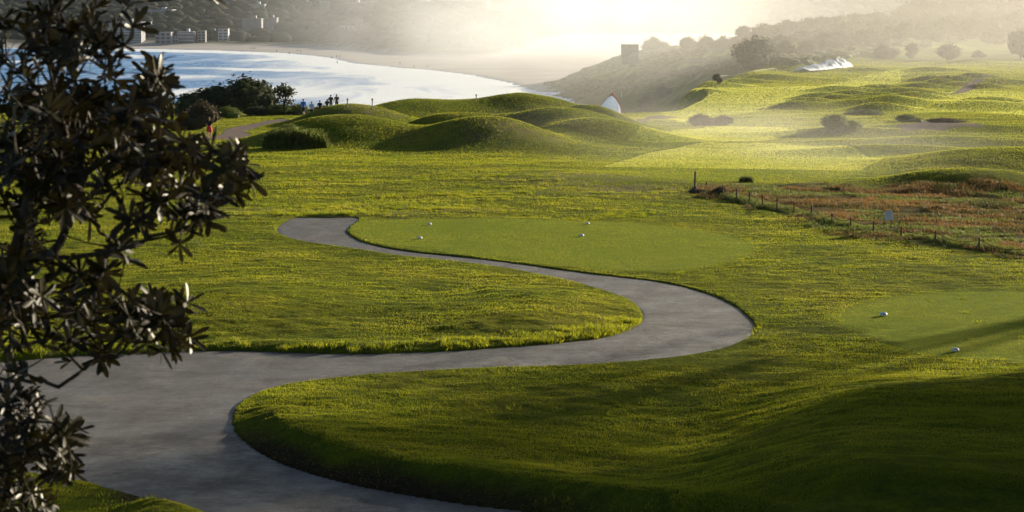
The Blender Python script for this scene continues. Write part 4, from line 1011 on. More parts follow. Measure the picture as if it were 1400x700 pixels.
# sign board on two posts
p = G(1213, 319); k = p.y / F; sg = empty("sign", p, R(-14)); tag(sg, "white information panel on two leaning posts behind the rope fence", "sign")
H = 31 * k
for s in (-1, 1):
    bm = bmesh.new(); x = s * .14
    tube(bm, [(x, 0, -.2), (x + .02 * s, .0, H * .5), (x + .06, .05, H * .97)], [.022, .022, .02], 6); from_bm("post", bm, M_WOOD, sg)
bm = bmesh.new(); rot = Matrix.Rotation(R(-18), 3, 'X') @ Matrix.Rotation(R(-7), 3, 'Y'); box(bm, (.05, -.03, H * .79), (.36, .02, H * .42), rot); pn = from_bm("panel", bm, M_SIGN, sg)
bm = bmesh.new()
nrm = rot @ Vector((0, -1, 0)); upv = rot @ Vector((0, 0, 1)); rx = rot @ Vector((1, 0, 0)); c0 = Vector((.05, -.03, H * .79)) + nrm * .012
for j in range(6): box(bm, c0 + upv * (.16 - j * .055) - rx * (.02 if j % 2 else 0), (.22 if j else .16, .004, .009), rot)
from_bm("print", bm, M_PRINT, pn)

# poles
def pole(x, y, hpx, rad, mat, label, cap=True, cat="pole"):
    p = G(x, y); k = p.y / F; h = hpx * k; o = empty("pole", p); tag(o, label, cat)
    bm = bmesh.new(); tube(bm, [(0, 0, -.3), (0, 0, h * .5), (.01, 0, h)], [rad, rad, rad * .95], 8); from_bm("shaft", bm, mat, o)
    if cap:
        bm = bmesh.new(); tube(bm, [(.01, 0, h - .02), (.01, 0, h + .12), (.01, 0, h + .16)], [rad * 1.7, rad * 1.7, rad * .8], 8); from_bm("cap", bm, M_METAL, o)
    return o
pole(950, 262, 28, .055, M_WOOD, "tall bare wooden pole left of the rope fence", cap=False)
pole(966, 254, 6, .05, M_REDWOOD, "short red stake beyond the tall wooden pole", cap=False, cat="stake")
pole(475, 148, 11, .05, M_METAL, "thin dark marker post on the mound beside the walkers")
pole(509, 148, 11, .05, M_METAL, "thin dark marker post on the mound skyline, the middle one of three")
pole(651, 137, 6, .05, M_METAL, "short dark marker post on the skyline furthest right")
pole(255, 170, 17, .09, material("cream_paint", (.75, .72, .55), .6, .3, 0, (.62, .6, .45)), "cream painted post at the foot of the brownish bush", cap=False, cat="post")
# small dark bird standing by the tall pole: body > beak
def bird(x, y):
    p = G(x, y); bm = bmesh.new()
    V = [(-.16, 0, .10), (-.06, 0, .13), (.04, 0, .17), (.10, 0, .24), (.14, 0, .27)]
    tube(bm, V, [.012, .05, .065, .035, .012], 8)
    for s in (-1, 1): tube(bm, [(.0, s * .02, .14), (.0, s * .02, .0), (.03, s * .02, 0)], [.008, .006, .005], 5)
    o = from_bm("bird", bm, M_METAL, None, True); o.location = p; o.scale = (1.6, 1.6, 1.6); tag(o, "small dark bird standing on the lawn at the foot of the tall pole", "bird")
bird(947, 266)

# tee markers: dome > rim
def GF(x, y):
    a, b, c = ray(x, y); Ya = np.linspace(36, 100, 3200); Xa = a / b * Ya; g = sample_ground(Xa, Ya); h = np.nonzero(g > CAMZ + c / b * Ya)[0]
    i = h[0] if len(h) else len(Ya) - 1; return Vector((Xa[i], Ya[i], g[i]))
def tee_marker(x, y, wpx, mat, label):
    p = GF(x, y); k = p.y / F; r_ = wpx * k / 2 * .78; bm = bmesh.new()
    bmesh.ops.create_uvsphere(bm, u_segments=20, v_segments=12, radius=1); 
    for v in bm.verts:
        v.co.x *= r_; v.co.y *= r_; v.co.z = max(v.co.z, -.12) * r_ * .78
    o = from_bm("tee_marker", bm, mat, None, True); o.location = (p.x, p.y, float(sample_ground(np.array([p.x]), np.array([p.y]))[0]) + .04); o.rotation_euler = (0, 0, random.uniform(0, 3))
    tag(o, label, "tee marker", "domed tee markers")
tee_marker(574, 327, 9, M_MARKW, "white domed tee marker nearest the path on the upper tee")
tee_marker(587, 308, 8, M_MARKW, "white domed tee marker at the back left of the upper tee")
tee_marker(795, 323.5, 9, M_MARKW, "white domed tee marker with a shaded front in the middle of the upper tee")
tee_marker(803, 307, 8, M_MARKW, "white domed tee marker at the back middle of the upper tee")
tee_marker(1208, 432, 13, M_MARKB, "pale blue domed tee marker on the right hand tee")
tee_marker(1306, 481, 14, M_MARKW, "white domed tee marker at the lower edge of the right hand tee")

# stone blocks with slanted tops
for x, lab in [(351, "leftmost"), (361, "middle"), (372.5, "right hand")]:
    p = G(x, 157.5); bm = bmesh.new(); vs = box(bm, (0, 0, .14), (.62, .34, .30))
    for v in vs:
        if v.co.z > 0: v.co.z += (-v.co.x * .35) + .03
    bmesh.ops.bevel(bm, geom=bm.edges[:], offset=.02, segments=1)
    o = from_bm("stone_block", bm, M_STONE); o.location = p; o.rotation_euler = (0, 0, R(-8)); tag(o, f"{lab} of three pale stone blocks with slanted tops on the lawn", "stone block", "slanted stone blocks")
p = G(395, 157); bm = bmesh.new(); box(bm, (0, 0, .12), (.5, .35, .28)); bmesh.ops.bevel(bm, geom=bm.edges[:], offset=.03, segments=1)
o = from_bm("stone_block", bm, M_STONE); o.location = p; tag(o, "single flat topped stone block nearest the walkers", "stone block")

# blockhouse in the haze
p = G(862, 76); p = Vector((PY(862, 74, 640).x, 640, 0)); zt = PY(862, 62, 640).z; zb = PY(862, 76, 640).z; k = 640 / F
bh = empty("blockhouse", (p.x, 640, zb)); tag(bh, "square dark concrete blockhouse in the haze at the cliff top", "building")
bm = bmesh.new(); box(bm, (0, 4, (zt - zb) / 2 - 1.5), (22 * k, 9, zt - zb + 3)); from_bm("wall", bm, M_CONC, bh)
bm = bmesh.new(); box(bm, (0, 4, zt - zb + .15), (22.6 * k, 9.4, .3)); from_bm("roof", bm, M_CONC, bh)

# white post and thin rail along the far fairway edge
rail = [(868, 131), (890, 128), (915, 123), (935, 119), (955, 115), (975, 112), (1000, 108), (1030, 104), (1060, 99)]
RP = [G(*q) for q in rail]; RP = [q for q in RP if q]
o = empty("rail_fence", RP[0]); tag(o, "thin pale rail fence between the far fairway and the scrub slope", "fence")
for q in RP:
    bm = bmesh.new(); d = q - RP[0]; tube(bm, [(d.x, d.y, d.z - .5), (d.x, d.y, d.z + .9)], [.05, .045], 6); from_bm("post", bm, M_WOOD, o)
for q0, q1 in zip(RP[:-1], RP[1:]):
    bm = bmesh.new(); tube(bm, [q0 - RP[0] + Vector((0, 0, .85)), q1 - RP[0] + Vector((0, 0, .85))], [.04, .04], 5); from_bm("rail", bm, M_STONE, o)
pole(850, 133, 8, .12, M_SIGN, "pale slim post at the edge of the scrub behind the upright canopy", cap=False, cat="post")

# ------------------------------------------------------------------ canopies
M_CLOTH = material("white_sailcloth", (0.72, 0.76, 0.84), .6, .3, .35, (0.60, 0.66, 0.80), scale=1.2)
M_CORAL = material("coral_cloth", (0.62, 0.20, 0.12), .6, .3, .3, (0.5, 0.16, 0.10), scale=2)
def bunched_canopy():
    Y = 222.0; k = Y / F; base = PY(832, 160, Y); H = 33 * k; Wd = 34 * k
    root = empty("canopy", base); tag(root, "white and pale blue fabric canopy with coral edge standing bunched behind the mounds", "canopy")
    nu, nv = 48, 24; V = []
    for j in range(nv + 1):
        t = j / nv
        for i in range(nu):
            a = 2 * math.pi * i / nu
            r_ = (1 - t) ** .75 * (1 + .10 * math.sin(a * 7 + t * 3) * (1 - t) + .05 * math.sin(a * 13 - t * 5))
            x = math.cos(a) * r_ * Wd * .5 + (t ** 1.2) * Wd * .12 + (.10 * Wd * math.sin(math.pi * t) if math.cos(a) > 0 else -.03 * Wd * math.sin(math.pi * t))
            V.append((x, math.sin(a) * r_ * Wd * .32, H * t * .92))
    Fq = [(j * nu + i, j * nu + (i + 1) % nu, (j + 1) * nu + (i + 1) % nu, (j + 1) * nu + i) for j in range(nv) for i in range(nu)]
    mesh_np("fabric", V, Fq, M_CLOTH, root, smooth=True)
    bm = bmesh.new(); pts = []
    for j in range(13):
        t = j / 12; r_ = (1 - t) ** .75 * 1.04; pts.append((r_ * Wd * .5 + t ** 1.2 * Wd * .12 + .10 * Wd * math.sin(math.pi * t), -.06, H * t * .92))
    tube(bm, pts, [.07] * 12 + [.05], 6); from_bm("edge_band", bm, M_CORAL, root)
    bm = bmesh.new(); tube(bm, [(Wd * .02, 0, H * .82), (Wd * .12, 0, H * .92), (Wd * .16, 0, H * 1.0), (Wd * .24, .05, H * .93)], [.07, .10, .08, .03], 10)
    from_bm("knot", bm, M_CORAL, root, True)
bunched_canopy()
def laid_canopy():
    a_ = G(1096, 98.5); b_ = G(1157, 92); root = empty("ground_canopy", a_); tag(root, "long white fabric canopy laid out in soft folds at the edge of the scrub", "canopy")
    d = b_ - a_; L_ = d.length; dirv = d.normalized(); side = Vector((-dirv.y, dirv.x, 0)).normalized(); nu, nv = 120, 14; V = []
    for i in range(nu + 1):
        s = i / nu
        wloc = 1.5 + 1.2 * math.sin(math.pi * min(1, s * 1.1)) ; hloc = (.35 + 1.0 * s ** .8) * (1 - .75 * sstep((s - .93) / .07))
        for j in range(nv + 1):
            t = j / nv * 2 - 1
            puff = math.sqrt(max(0, 1 - abs(t) ** 2.4)); fold = 1 + .16 * math.sin(s * 75 + t * 2 + 3 * float(vnoise(s * 9, t, 8))) + .9 * float(vnoise(s * 26, t * 3, 4)) + .4 * float(vnoise(s * 60, t * 6, 14))
            q = dirv * (s * L_) + side * (t * wloc) + Vector((0, 0, puff * hloc * fold)); q.z += gz(a_.x + q.x, a_.y + q.y) - gz(a_.x + dirv.x * s * L_, a_.y + dirv.y * s * L_) + .25
            V.append(q[:])
    Fq = [(i * (nv + 1) + j, i * (nv + 1) + j + 1, (i + 1) * (nv + 1) + j + 1, (i + 1) * (nv + 1) + j) for i in range(nu) for j in range(nv)]
    mesh_np("fabric", V, Fq, M_CLOTH, root, smooth=True)
laid_canopy()

# ------------------------------------------------------------------ people
M_SKIN = material("skin", (0.46, 0.27, 0.19), .6, .3, 0, (0.40, 0.23, 0.16), scale=5)
def cloth(nm, c): return material(nm, c, .85, .15, 0, tuple(v * .75 for v in c), scale=6)
def skin_chain(name, verts, edges, rads, mat, parent, sub=2, root_i=0):
    me = bpy.data.meshes.new(name); me.from_pydata(verts, edges, []); me.update()
    o = bpy.data.objects.new(name, me); COL.objects.link(o); o.parent = parent; me.materials.append(mat)
    bm = bmesh.new(); bm.from_mesh(me); lay = bm.verts.layers.skin.verify(); bm.verts.ensure_lookup_table()
    for i, r_ in enumerate(rads):
        sv = bm.verts[i][lay]; sv.radius = (r_, r_) if not isinstance(r_, tuple) else r_; sv.use_root = (i == root_i)
    bm.to_mesh(me); bm.free()
    m1 = o.modifiers.new("skin", 'SKIN'); m1.use_smooth_shade = True
    m2 = o.modifiers.new("sub", 'SUBSURF'); m2.levels = sub; m2.render_levels = sub
    return o
def person(name, h, step, arm, shirt, legs, hair, skirt=False, longhair=False, sleeves=.5, longlegs=True):
    """stands at the origin facing +Y; step = stride in m, arm = (left bend, right bend)"""
    s = h / 1.75; root = empty(name, (0, 0, 0))
    hip = .93; sh = 1.44
    def leg(sd, f): # hip, knee, ankle, toe
        return [(sd * .09, 0, hip - .06), (sd * .10, f * .18 + .03, .50), (sd * .10, f * .30 - (.06 if f < 0 else 0), .08 if f >= 0 else .11), (sd * .11, f * .30 + .14, .03)]
    Lg, Rg = leg(-1, step), leg(1, -step)
    def armp(sd, b):
        return [(sd * .185, 0, sh - .02), (sd * .245, -.02 + b * .06, 1.17), (sd * .25, .04 + b * .28, .96 + abs(b) * .18), (sd * .24, .08 + b * .36, .90 + abs(b) * .2)]
    La, Ra = armp(-1, arm[0]), armp(1, arm[1])
    body = [(0, 0, hip), (0, .0, 1.12), (0, 0, 1.33), (0, 0, 1.47), (0, .01, 1.55), (0, .015, 1.64), (0, .01, 1.72)]
    V = body + Lg + Rg + La + Ra
    E = [(i, i + 1) for i in range(6)]
    def ch(a, o_): E.append((a, o_)); [E.append((o_ + j, o_ + j + 1)) for j in range(3)]
    ch(0, 7); ch(0, 11); ch(3, 15) if False else ch(2, 15); ch(2, 19)
    rr_ = [(.15, .11), (.13, .10), (.16, .11), (.07, .065), .055, (.085, .10), (.07, .08)] + [.085, .058, .042, .035] * 2 + [.055, .042, .032, .034] * 2
    sc_ = lambda P: [tuple(c * s for c in v) for v in P]
    rs_ = lambda Q: [(r_[0] * s, r_[1] * s) if isinstance(r_, tuple) else r_ * s for r_ in Q]
    skin_chain("body", sc_(V), E, rs_(rr_), M_SKIN, root)
    # shirt
    SV = [(0, 0, .90), (0, 0, 1.12), (0, 0, 1.33), (0, 0, 1.46)] + [v for v in (La[0], La[1], La[2])][:2 + (sleeves > .7)] + [v for v in (Ra[0], Ra[1], Ra[2])][:2 + (sleeves > .7)]
    na = 2 + (sleeves > .7); SE = [(0, 1), (1, 2), (2, 3), (2, 4), (2, 4 + na)] + [(4 + j, 5 + j) for j in range(na - 1)] + [(4 + na + j, 5 + na + j) for j in range(na - 1)]
    SR = [(.18, .13), (.155, .125), (.185, .13), (.085, .08)] + [.075, .058, .046][:na] + [.075, .058, .046][:na]
    skin_chain("shirt", sc_(SV), SE, rs_(SR), shirt, root)
    if skirt:
        bm = bmesh.new(); tube(bm, [(0, 0, 1.0 * s), (0, 0, .85 * s), (0, .02, .66 * s), (0, .02, .50 * s)], [.15 * s, .20 * s, .235 * s, .26 * s], 16); from_bm("skirt", bm, legs, root, True)
    else:
        nl = 3 if longlegs else 2
        TV = [(0, 0, .93)] + Lg[:nl] + Rg[:nl]; TE = [(0, 1), (0, 1 + nl)] + [(1 + j, 2 + j) for j in range(nl - 1)] + [(1 + nl + j, 2 + nl + j) for j in range(nl - 1)]
        skin_chain("trousers" if longlegs else "shorts", sc_(TV), TE, rs_([(.17, .13)] + [.105, .078, .062][:nl] * 2), legs, root)
    HV = [(0, -.01, 1.73), (0, -.03, 1.66), (0, -.045, 1.58)] + ([(0, -.06, 1.45), (0, -.07, 1.34)] if longhair else [])
    skin_chain("hair", sc_(HV), [(i, i + 1) for i in range(len(HV) - 1)], rs_([.085, .098, .07, .075, .05][:len(HV)]), hair, root)
    return root
DARKH = cloth("dark_hair", (.035, .025, .02)); BLOND = cloth("blond_hair", (.42, .30, .16)); NAVY = cloth("navy_cloth", (.03, .035, .06)); BLACK = cloth("black_cloth", (.02, .02, .022))
BLUE = cloth("blue_jacket", (.03, .20, .62)); LBLUE = cloth("pale_blue_shirt", (.42, .52, .72)); GREYC = cloth("grey_cloth", (.12, .11, .11)); PLUM = cloth("plum_cloth", (.12, .05, .05)); RED = cloth("red_cloth", (.62, .06, .06)); OLIVE = cloth("olive_cloth", (.08, .08, .06))
def put(o, x, y, label, rz, Y=None, group=None):
    if Y is None: p = G(x, y)
    else: q = PY(x, y, Y); p = Vector((q.x, q.y, gz(q.x, q.y)))
    zf = sample_ground(np.array([p.x]), np.array([p.y]))[0]
    o.location = (p.x, p.y, zf); o.rotation_euler = (0, 0, R(rz)); tag(o, label, "person", group)
def at_height(x, ytop, h, yb): # depth from pixel height
    return h * F / (yb - ytop)
WG = "group walking away past the mounds"
put(person("person", 1.82, .9, (.3, -.3), BLUE, NAVY, DARKH, sleeves=1, longlegs=False), 415, 160, "walker in a bright blue jacket and dark shorts, leftmost of the group", -8, 197, WG)
put(person("person", 1.72, .7, (.6, .4), LBLUE, BLACK, DARKH), 426.5, 160, "walker in a pale blue shirt and black trousers right of the blue jacket", -5, 193, WG)
put(person("person", 1.62, .5, (.1, .1), BLACK, BLACK, DARKH), 437.5, 158, "shorter walker dressed all in black in the middle of the group", 0, 199, WG)
put(person("person", 1.60, .6, (.2, -.2), PLUM, PLUM, DARKH, longhair=True), 447.5, 156, "walker in plum coloured clothes between the black clad one and the far pair", 5, 206, WG)
put(person("person", 1.84, .8, (.9, .2), OLIVE, GREYC, DARKH, longlegs=False), 452.5, 152, "tall walker in olive with one arm raised, left one of the far pair", 4, 216, WG)
put(person("person", 1.78, .6, (.2, -.2), GREYC, BLACK, DARKH), 460.5, 151, "walker in grey, rightmost of the group at the mound's edge", 0, 218, WG)
wm = person("person", 1.66, .5, (-.2, 1.0), BLACK, RED, BLOND, skirt=True, longhair=True); put(wm, 286.5, 186, "woman with long blond hair in a black top and red skirt on the path", 10, 158)
# people on the far beach
bp_ = []
mini = person("person", 1.75, .6, (.1, -.1), GREYC, BLACK, DARKH)
LB = [(343, 67, "one of three close strollers on the shaded sand, left"), (345.5, 67.2, "one of three close strollers on the shaded sand, middle"), (348, 67.5, "one of three close strollers on the shaded sand, right"),
      (378, 71, "lone figure at the water's edge below the tall hazy block"), (396, 74, "lone figure standing on wet sand by the thin surf"), (407, 70.5, "left one of two figures side by side on the sand"), (411, 71, "right one of two figures side by side on the sand"),
      (454, 80, "figure on the wet sand where the bright sand starts"), (460, 78.5, "left one of a pair above the figure in the shallows"), (465, 78.5, "right one of a pair above the figure in the shallows"), (461, 87, "figure standing in the shallows at the tip of the foam"),
      (547, 88, "figure alone on the bright sand, left of the two walkers"), (566, 93, "walker on the bright sand near the surf, left of two"), (584, 93, "walker on the bright sand near the surf, right of two")]
for i, (x, y, lab) in enumerate(LB):
    o = mini if i == 0 else copy_tree(mini)
    q = PZ(x, y, SEA + .5); o.location = (q.x, q.y, SEA + .3); o.rotation_euler = (0, 0, random.uniform(0, 6)); o.scale = (1.3, 1.3, 1.25)
    tag(o, lab, "person", "people on the far beach")

# ------------------------------------------------------------------ the coastal banksia in the foreground
M_BLEAF = material("banksia_leaf", (0.028, 0.024, 0.007), 0.42, 0.15, 0.14, (0.010, 0.008, 0.004), scale=9)
def banksia(name, base, trunk, spots, label, seed, limbs=(), nleaf=13, leaf_len=.098):
    rnd = random.Random(seed)
    root = empty(name, base); tag(root, label, "tree" if name == 'coastal_tree' else "shrub")
    nodes = [Vector(t) for t in trunk]; par = [-1] + list(range(len(trunk) - 1)); tip = [False] * len(nodes)
    for lm in limbs:
        # first point attaches to nearest node
        st = min(range(len(nodes)), key=lambda i: (nodes[i] - lm[0]).length); prev = st
        for a_, b_ in zip(lm[:-1], lm[1:]):
            for j in (1, 2, 3):
                q = a_.lerp(b_, j / 3) + Vector((rnd.uniform(-.02, .02), rnd.uniform(-.03, .03), rnd.uniform(-.015, .015))); nodes.append(q); par.append(prev); tip.append(False); prev = len(nodes) - 1
    orig = nodes[0]
    tips = []
    core = nodes[len(trunk) // 2]
    for q in sorted(spots, key=lambda v: min((v - n_).length for n_ in nodes)):
        i = min(range(len(nodes)), key=lambda i: (nodes[i] - q).length + .15 * (nodes[i] - core).length)
        a_ = nodes[i]; d = q - a_; L_ = d.length; n_ = max(2, min(7, int(L_ / .07))); prev = i
        sagv = Vector((rnd.uniform(-.1, .1), rnd.uniform(-.1, .1), -.18)) * L_
        for j in range(1, n_ + 1):
            t = j / n_; nodes.append(a_ + d * t + sagv * (t * (1 - t)) + Vector((rnd.uniform(-1, 1), rnd.uniform(-1, 1), rnd.uniform(-1, 1))) * .008); par.append(prev); tip.append(False); prev = len(nodes) - 1
        tips.append((prev, (nodes[prev] - nodes[par[prev]]).normalized()))
    # pipe-model radii
    cnt = [0] * len(nodes)
    for t, _ in tips:
        i = t
        while i != -1: cnt[i] += 1; i = par[i]
    bm = bmesh.new()
    for i in range(1, len(nodes)):
        if par[i] < 0: continue
        r0 = .0032 * max(cnt[par[i]], 1) ** .42; r1 = .0032 * max(cnt[i], 1) ** .42
        if r0 > r1 * 1.6: r0 = r1 * 1.3
        tube(bm, [nodes[par[i]] - Vector(base), nodes[i] - Vector(base)], [r0, r1], 6)
    from_bm("branches", bm, M_BARK, root, True)
    # leaf whorls
    T = [-.02, .12, .45, .8, .97]; Wd_ = [.05, .45, .95, 1.0, .35]
    V, Fc, o_ = [], [], 0
    for t, dv in tips:
        dv = (dv + Vector((0, 0, .55))).normalized(); a0 = dv.orthogonal().normalized(); b0 = dv.cross(a0)
        for whorl in range(rnd.choice((1, 2, 2, 3))):
            c = nodes[t] - dv * whorl * .045 - Vector(base); k = rnd.randint(nleaf - 7, nleaf - 4)
            for i in range(k):
                a = 6.283 * i / k + rnd.uniform(-.3, .3); el = rnd.uniform(.05, 1.0) - .25 * whorl
                out = (a0 * math.cos(a) + b0 * math.sin(a)); dr = (out * math.cos(el) + dv * math.sin(el)).normalized()
                L_ = leaf_len * rnd.uniform(.6, 1.15); wl_ = L_ * rnd.uniform(.10, .14); side = dr.cross(dv).normalized(); nrm = side.cross(dr).normalized()
                tw = rnd.uniform(-.7, .7); side2 = side * math.cos(tw) + nrm * math.sin(tw); n2 = nrm * math.cos(tw) - side * math.sin(tw); curl = rnd.uniform(-.05, .22)
                for tt, ww in zip(T, Wd_):
                    cc = c + dr * (tt * L_) - n2 * (curl * L_ * tt * tt); vv = .22 * ww * wl_
                    V += [cc - side2 * wl_ * ww + n2 * vv, cc - n2 * 0.0, cc + side2 * wl_ * ww + n2 * vv]
                for j in range(4):
                    q = o_ + j * 3; Fc += [(q, q + 1, q + 4, q + 3), (q + 1, q + 2, q + 5, q + 4)]
                o_ += 15
    mesh_np("leaves", [v[:] for v in V], Fc, M_BLEAF, root, smooth=True)
    print(name, "tips", len(tips), "nodes", len(nodes))
    return root, nodes, tips
def img(x, y, Y): return PY(x, y, Y)
rb = random.Random(12); spots = []
DENS = [(40, 50, 62, 20), (90, 25, 46, 10), (20, 150, 62, 22), (100, 110, 60, 24), (60, 200, 60, 22), (140, 170, 52, 22), (20, 250, 48, 13), (110, 240, 50, 15), (175, 215, 48, 15), (195, 130, 38, 11),
        (215, 100, 24, 5), (150, 40, 42, 7), (215, 180, 46, 12), (255, 205, 38, 9), (235, 245, 40, 11), (270, 270, 34, 9), (310, 222, 26, 6), (325, 245, 20, 4), (300, 255, 24, 5), (250, 300, 40, 5), (165, 300, 50, 8),
        (40, 330, 50, 11), (90, 300, 40, 6), (20, 390, 42, 12), (70, 400, 36, 7), (120, 385, 40, 6), (150, 425, 36, 9), (195, 420, 26, 6), (225, 405, 18, 3), (238, 445, 30, 7), (265, 420, 14, 2), (185, 455, 26, 5), (30, 445, 44, 10), (80, 455, 34, 5), (125, 450, 26, 4), (10, 490, 30, 4), (150, 490, 22, 2)]
for (cx, cy, r_, n_) in DENS:
    for i in range(int(n_ * .95)):
        a = rb.uniform(0, 6.28); q = r_ * math.sqrt(rb.random()); spots.append(img(cx + q * math.cos(a), cy + q * math.sin(a) * .9, rb.uniform(7.5, 9.4)))
spots = [q for q in spots if not any(abs((q.x / q.y * F * cp + 700) - a) < b and abs((10 + (CAMZ - q.z) / q.y * F) - c) < d for a, b, c, d in ((287, 26, 170, 26), (315, 20, 180, 14), (95, 18, 318, 14)))]
for (x, y, Y) in [(296, -14, 8.2), (280, -16, 8.2)]: spots.append(img(x, y, Y))
bz = gz(-3.9, 8.6)
trunk = [Vector((-3.9, 8.6, bz - .2)), Vector((-3.7, 8.6, bz + .8)), Vector((-3.35, 8.55, 7.0)), Vector((-2.95, 8.5, 7.9)), img(-60, 480, 8.5), img(-10, 420, 8.45), img(20, 350, 8.4), img(45, 250, 8.4), img(60, 150, 8.4), img(90, 60, 8.4), img(130, -20, 8.4), img(170, -70, 8.2)]
limbs = [[trunk[4], img(0, 520, 8.4), img(45, 518, 8.3), img(80, 523, 8.2), img(120, 496, 8.2), img(165, 484, 8.1), img(215, 482, 8.1), img(245, 468, 8.1)],
         [trunk[6], img(64, 350, 8.3), img(100, 356, 8.2), img(150, 345, 8.1), img(190, 330, 8.1), img(240, 315, 8.1), img(285, 295, 8.1), img(300, 262, 8.1)],
         [img(64, 350, 8.3), img(94, 304, 8.4), img(106, 250, 8.4), img(111, 207, 8.4), img(120, 150, 8.4)],
         [trunk[5], img(40, 440, 8.7), img(110, 430, 8.8), img(170, 425, 8.8), img(205, 415, 8.7)],
         [trunk[7], img(120, 230, 8.0), img(180, 200, 7.9), img(240, 190, 7.9), img(280, 190, 7.9)],
         [trunk[9], img(140, 80, 8.2), img(165, 40, 8.1), img(172, 5, 8.1)],
         [trunk[8], img(130, 130, 8.5), img(185, 120, 8.6), img(215, 100, 8.6)],
         [trunk[11], img(230, -60, 7.8), img(280, -25, 7.3)]]
banksia("coastal_tree", trunk[0], trunk, spots, "dark glossy leaved coastal tree in the near foreground with crooked branches", 5, limbs)
spots2 = []
for (cx, cy, r_, n_) in [(25, 575, 48, 17), (70, 600, 36, 12), (25, 640, 50, 17), (95, 590, 14, 3), (80, 640, 24, 6), (10, 690, 40, 10), (45, 690, 30, 6), (0, 600, 40, 10), (-40, 650, 60, 12)]:
    for i in range(int(n_ * 1.2)):
        a = rb.uniform(0, 6.28); q = r_ * math.sqrt(rb.random()); spots2.append(img(cx + q * math.cos(a), cy + q * math.sin(a) * .9, rb.uniform(7.6, 8.8)))
b2 = Vector((-2.75, 8.2, gz(-2.75, 8.2) - .15))
trunk2 = [b2, b2 + Vector((.1, 0, .7)), img(-60, 800, 8.2), img(-20, 720, 8.2), img(10, 650, 8.2), img(25, 600, 8.2)]
banksia("banksia_shrub", b2, trunk2, spots2, "leafy dark shrub in the bottom left corner below the crooked branches", 9, nleaf=12, leaf_len=.085)

# ------------------------------------------------------------------ unseen trees added right of frame to darken the near lawn
SG = "unseen trees added beyond the right edge to shade the near lawn"
def added_shade_tree(X, Y, h, wdt, label, n=900):
    o = tree_proto('tree', h, wdt, int(X * 7 + Y), M_DARKLEAF, n, .42, 0)
    o.location = (X, Y, gz(X, Y) - .1); tag(o, label, "tree", SG)
for X, Y, h, wd_, nl, lab in [(18.5, 46, 6.5, 7, 1300, "added leafy shade tree out of frame right, nearest the lawn corner"), (23, 53, 8.0, 9, 1500, "added leafy shade tree out of frame right, second along the row"),
                         (29, 61, 9.5, 10, 1200, "added leafy shade tree out of frame right, third along the row"), (38, 68, 12, 13, 1000, "open crowned tree out of frame right at the far end of the row"), (23, 42, 10, 9, 2200, "added tall leafy shade tree out of frame right beside the camera hill"),
                         (29, 49, 12, 11, 2000, "added tall leafy shade tree out of frame right behind the second"), (21, 33, 10, 9, 2200, "added dense leafy shade tree out of frame right closest to the camera"), (37, 58, 13, 12, 1200, "added tall open shade tree out of frame right behind the third")]:
    added_shade_tree(X, Y, h, wd_, lab, int(nl * 2.0))
for X, Y, h, wd_, nl, lab in [(27, 63, 13, 13, 800, "added tall high crowned shade tree out of frame right, nearest the path bend"), (33, 58, 14, 14, 2200, "added tall high crowned shade tree out of frame right, behind the row"),
                              (33, 77, 14, 15, 1300, "added tallest high crowned shade tree out of frame right, towards the rope fence")]:
    added_shade_tree(X, Y, h, wd_, lab, nl)

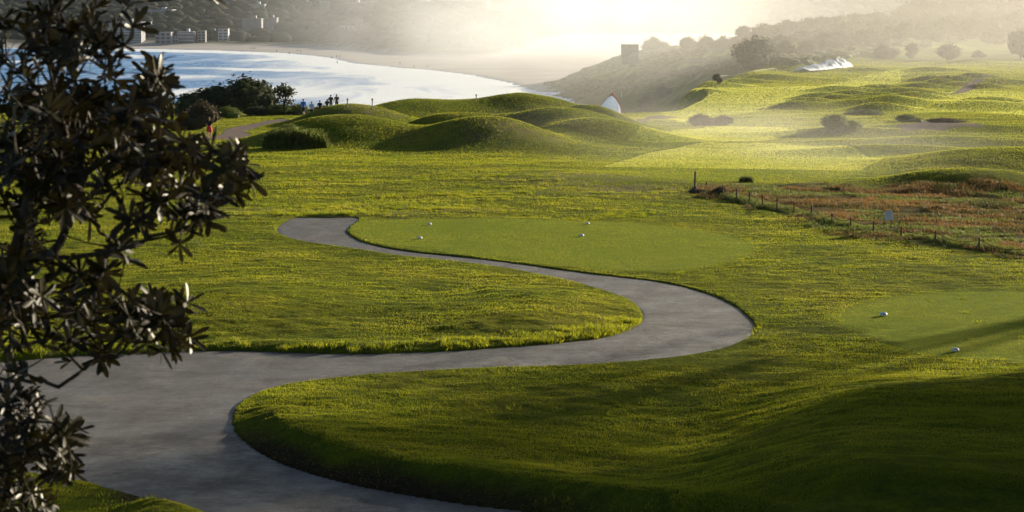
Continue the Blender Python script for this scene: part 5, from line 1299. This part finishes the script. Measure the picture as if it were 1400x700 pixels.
# ------------------------------------------------------------------ air
def volume_mat(name, dens, aniso, col):
    m = bpy.data.materials.new(name); m.use_nodes = True; N = m.node_tree.nodes; L = m.node_tree.links
    N.remove(N["Principled BSDF"]); v = N.new("ShaderNodeVolumePrincipled"); v.inputs["Color"].default_value = (*col, 1); v.inputs["Anisotropy"].default_value = aniso; v.inputs["Density"].default_value = dens
    L.new(v.outputs[0], N["Material Output"].inputs["Volume"]); return m, v
bm = bmesh.new(); box(bm, (0, 2620, 40), (9500, 5480, 170)); hz, _ = volume_mat("haze_air", HAZE[0], HAZE[1], (.82, .90, 1.0))
o = from_bm("haze", bm, hz); tag(o, "thin sea haze over the whole bay", "haze", kind="stuff")
def spray(name, c, half, dens, label, nscale, aniso=.42, stretch=(1, 1, 1), col=(.90, .94, 1.0)):
    m, v = volume_mat(name + "_air", dens, aniso, col); N = m.node_tree.nodes; L = m.node_tree.links
    tc = N.new("ShaderNodeTexCoord"); ln = N.new("ShaderNodeVectorMath"); ln.operation = 'LENGTH'; L.new(tc.outputs["Object"], ln.inputs[0])
    mr = N.new("ShaderNodeMapRange"); mr.interpolation_type = 'SMOOTHSTEP'; mr.inputs[1].default_value = 1.0; mr.inputs[2].default_value = .15; mr.inputs[3].default_value = 0; mr.inputs[4].default_value = 1; L.new(ln.outputs["Value"], mr.inputs[0])
    mp = N.new("ShaderNodeMapping"); mp.inputs["Scale"].default_value = stretch; L.new(tc.outputs["Object"], mp.inputs[0])
    nz = N.new("ShaderNodeTexNoise"); nz.inputs["Scale"].default_value = nscale; nz.inputs["Detail"].default_value = 3; L.new(mp.outputs[0], nz.inputs["Vector"])
    nr = N.new("ShaderNodeMapRange"); nr.inputs[1].default_value = .38; nr.inputs[2].default_value = .62; nr.inputs[3].default_value = .25; nr.inputs[4].default_value = 1.0; L.new(nz.outputs["Fac"], nr.inputs[0])
    a = N.new("ShaderNodeMath"); a.operation = 'MULTIPLY'; L.new(mr.outputs[0], a.inputs[0]); L.new(nr.outputs[0], a.inputs[1])
    b = N.new("ShaderNodeMath"); b.operation = 'MULTIPLY'; b.inputs[1].default_value = dens; L.new(a.outputs[0], b.inputs[0]); L.new(b.outputs[0], v.inputs["Density"])
    bm = bmesh.new(); box(bm, (0, 0, 0), (2, 2, 2)); o = from_bm(name, bm, m); o.location = c; o.scale = half
    tag(o, label, "spray", kind="stuff")
spray("sea_spray", (25, 1400, 0), (205, 1000, 75), SPRAY, "bright sunlit spray hanging over the beach and the foot of the hill", 2.2, stretch=(1.3, 1, 1))
spray("valley_mist", (120, 480, 10), (240, 400, 60), 0.0012, "thin warm mist lying over the right hand valley and ridge", 1.5, col=(.98, .96, .90))
spray("fairway_mist", (16, 150, -1), (26, 50, 5), 0.009, "low bright mist drifting over the middle fairway", 2.0, aniso=.6, col=(.98, .97, .90))
print("scene built")
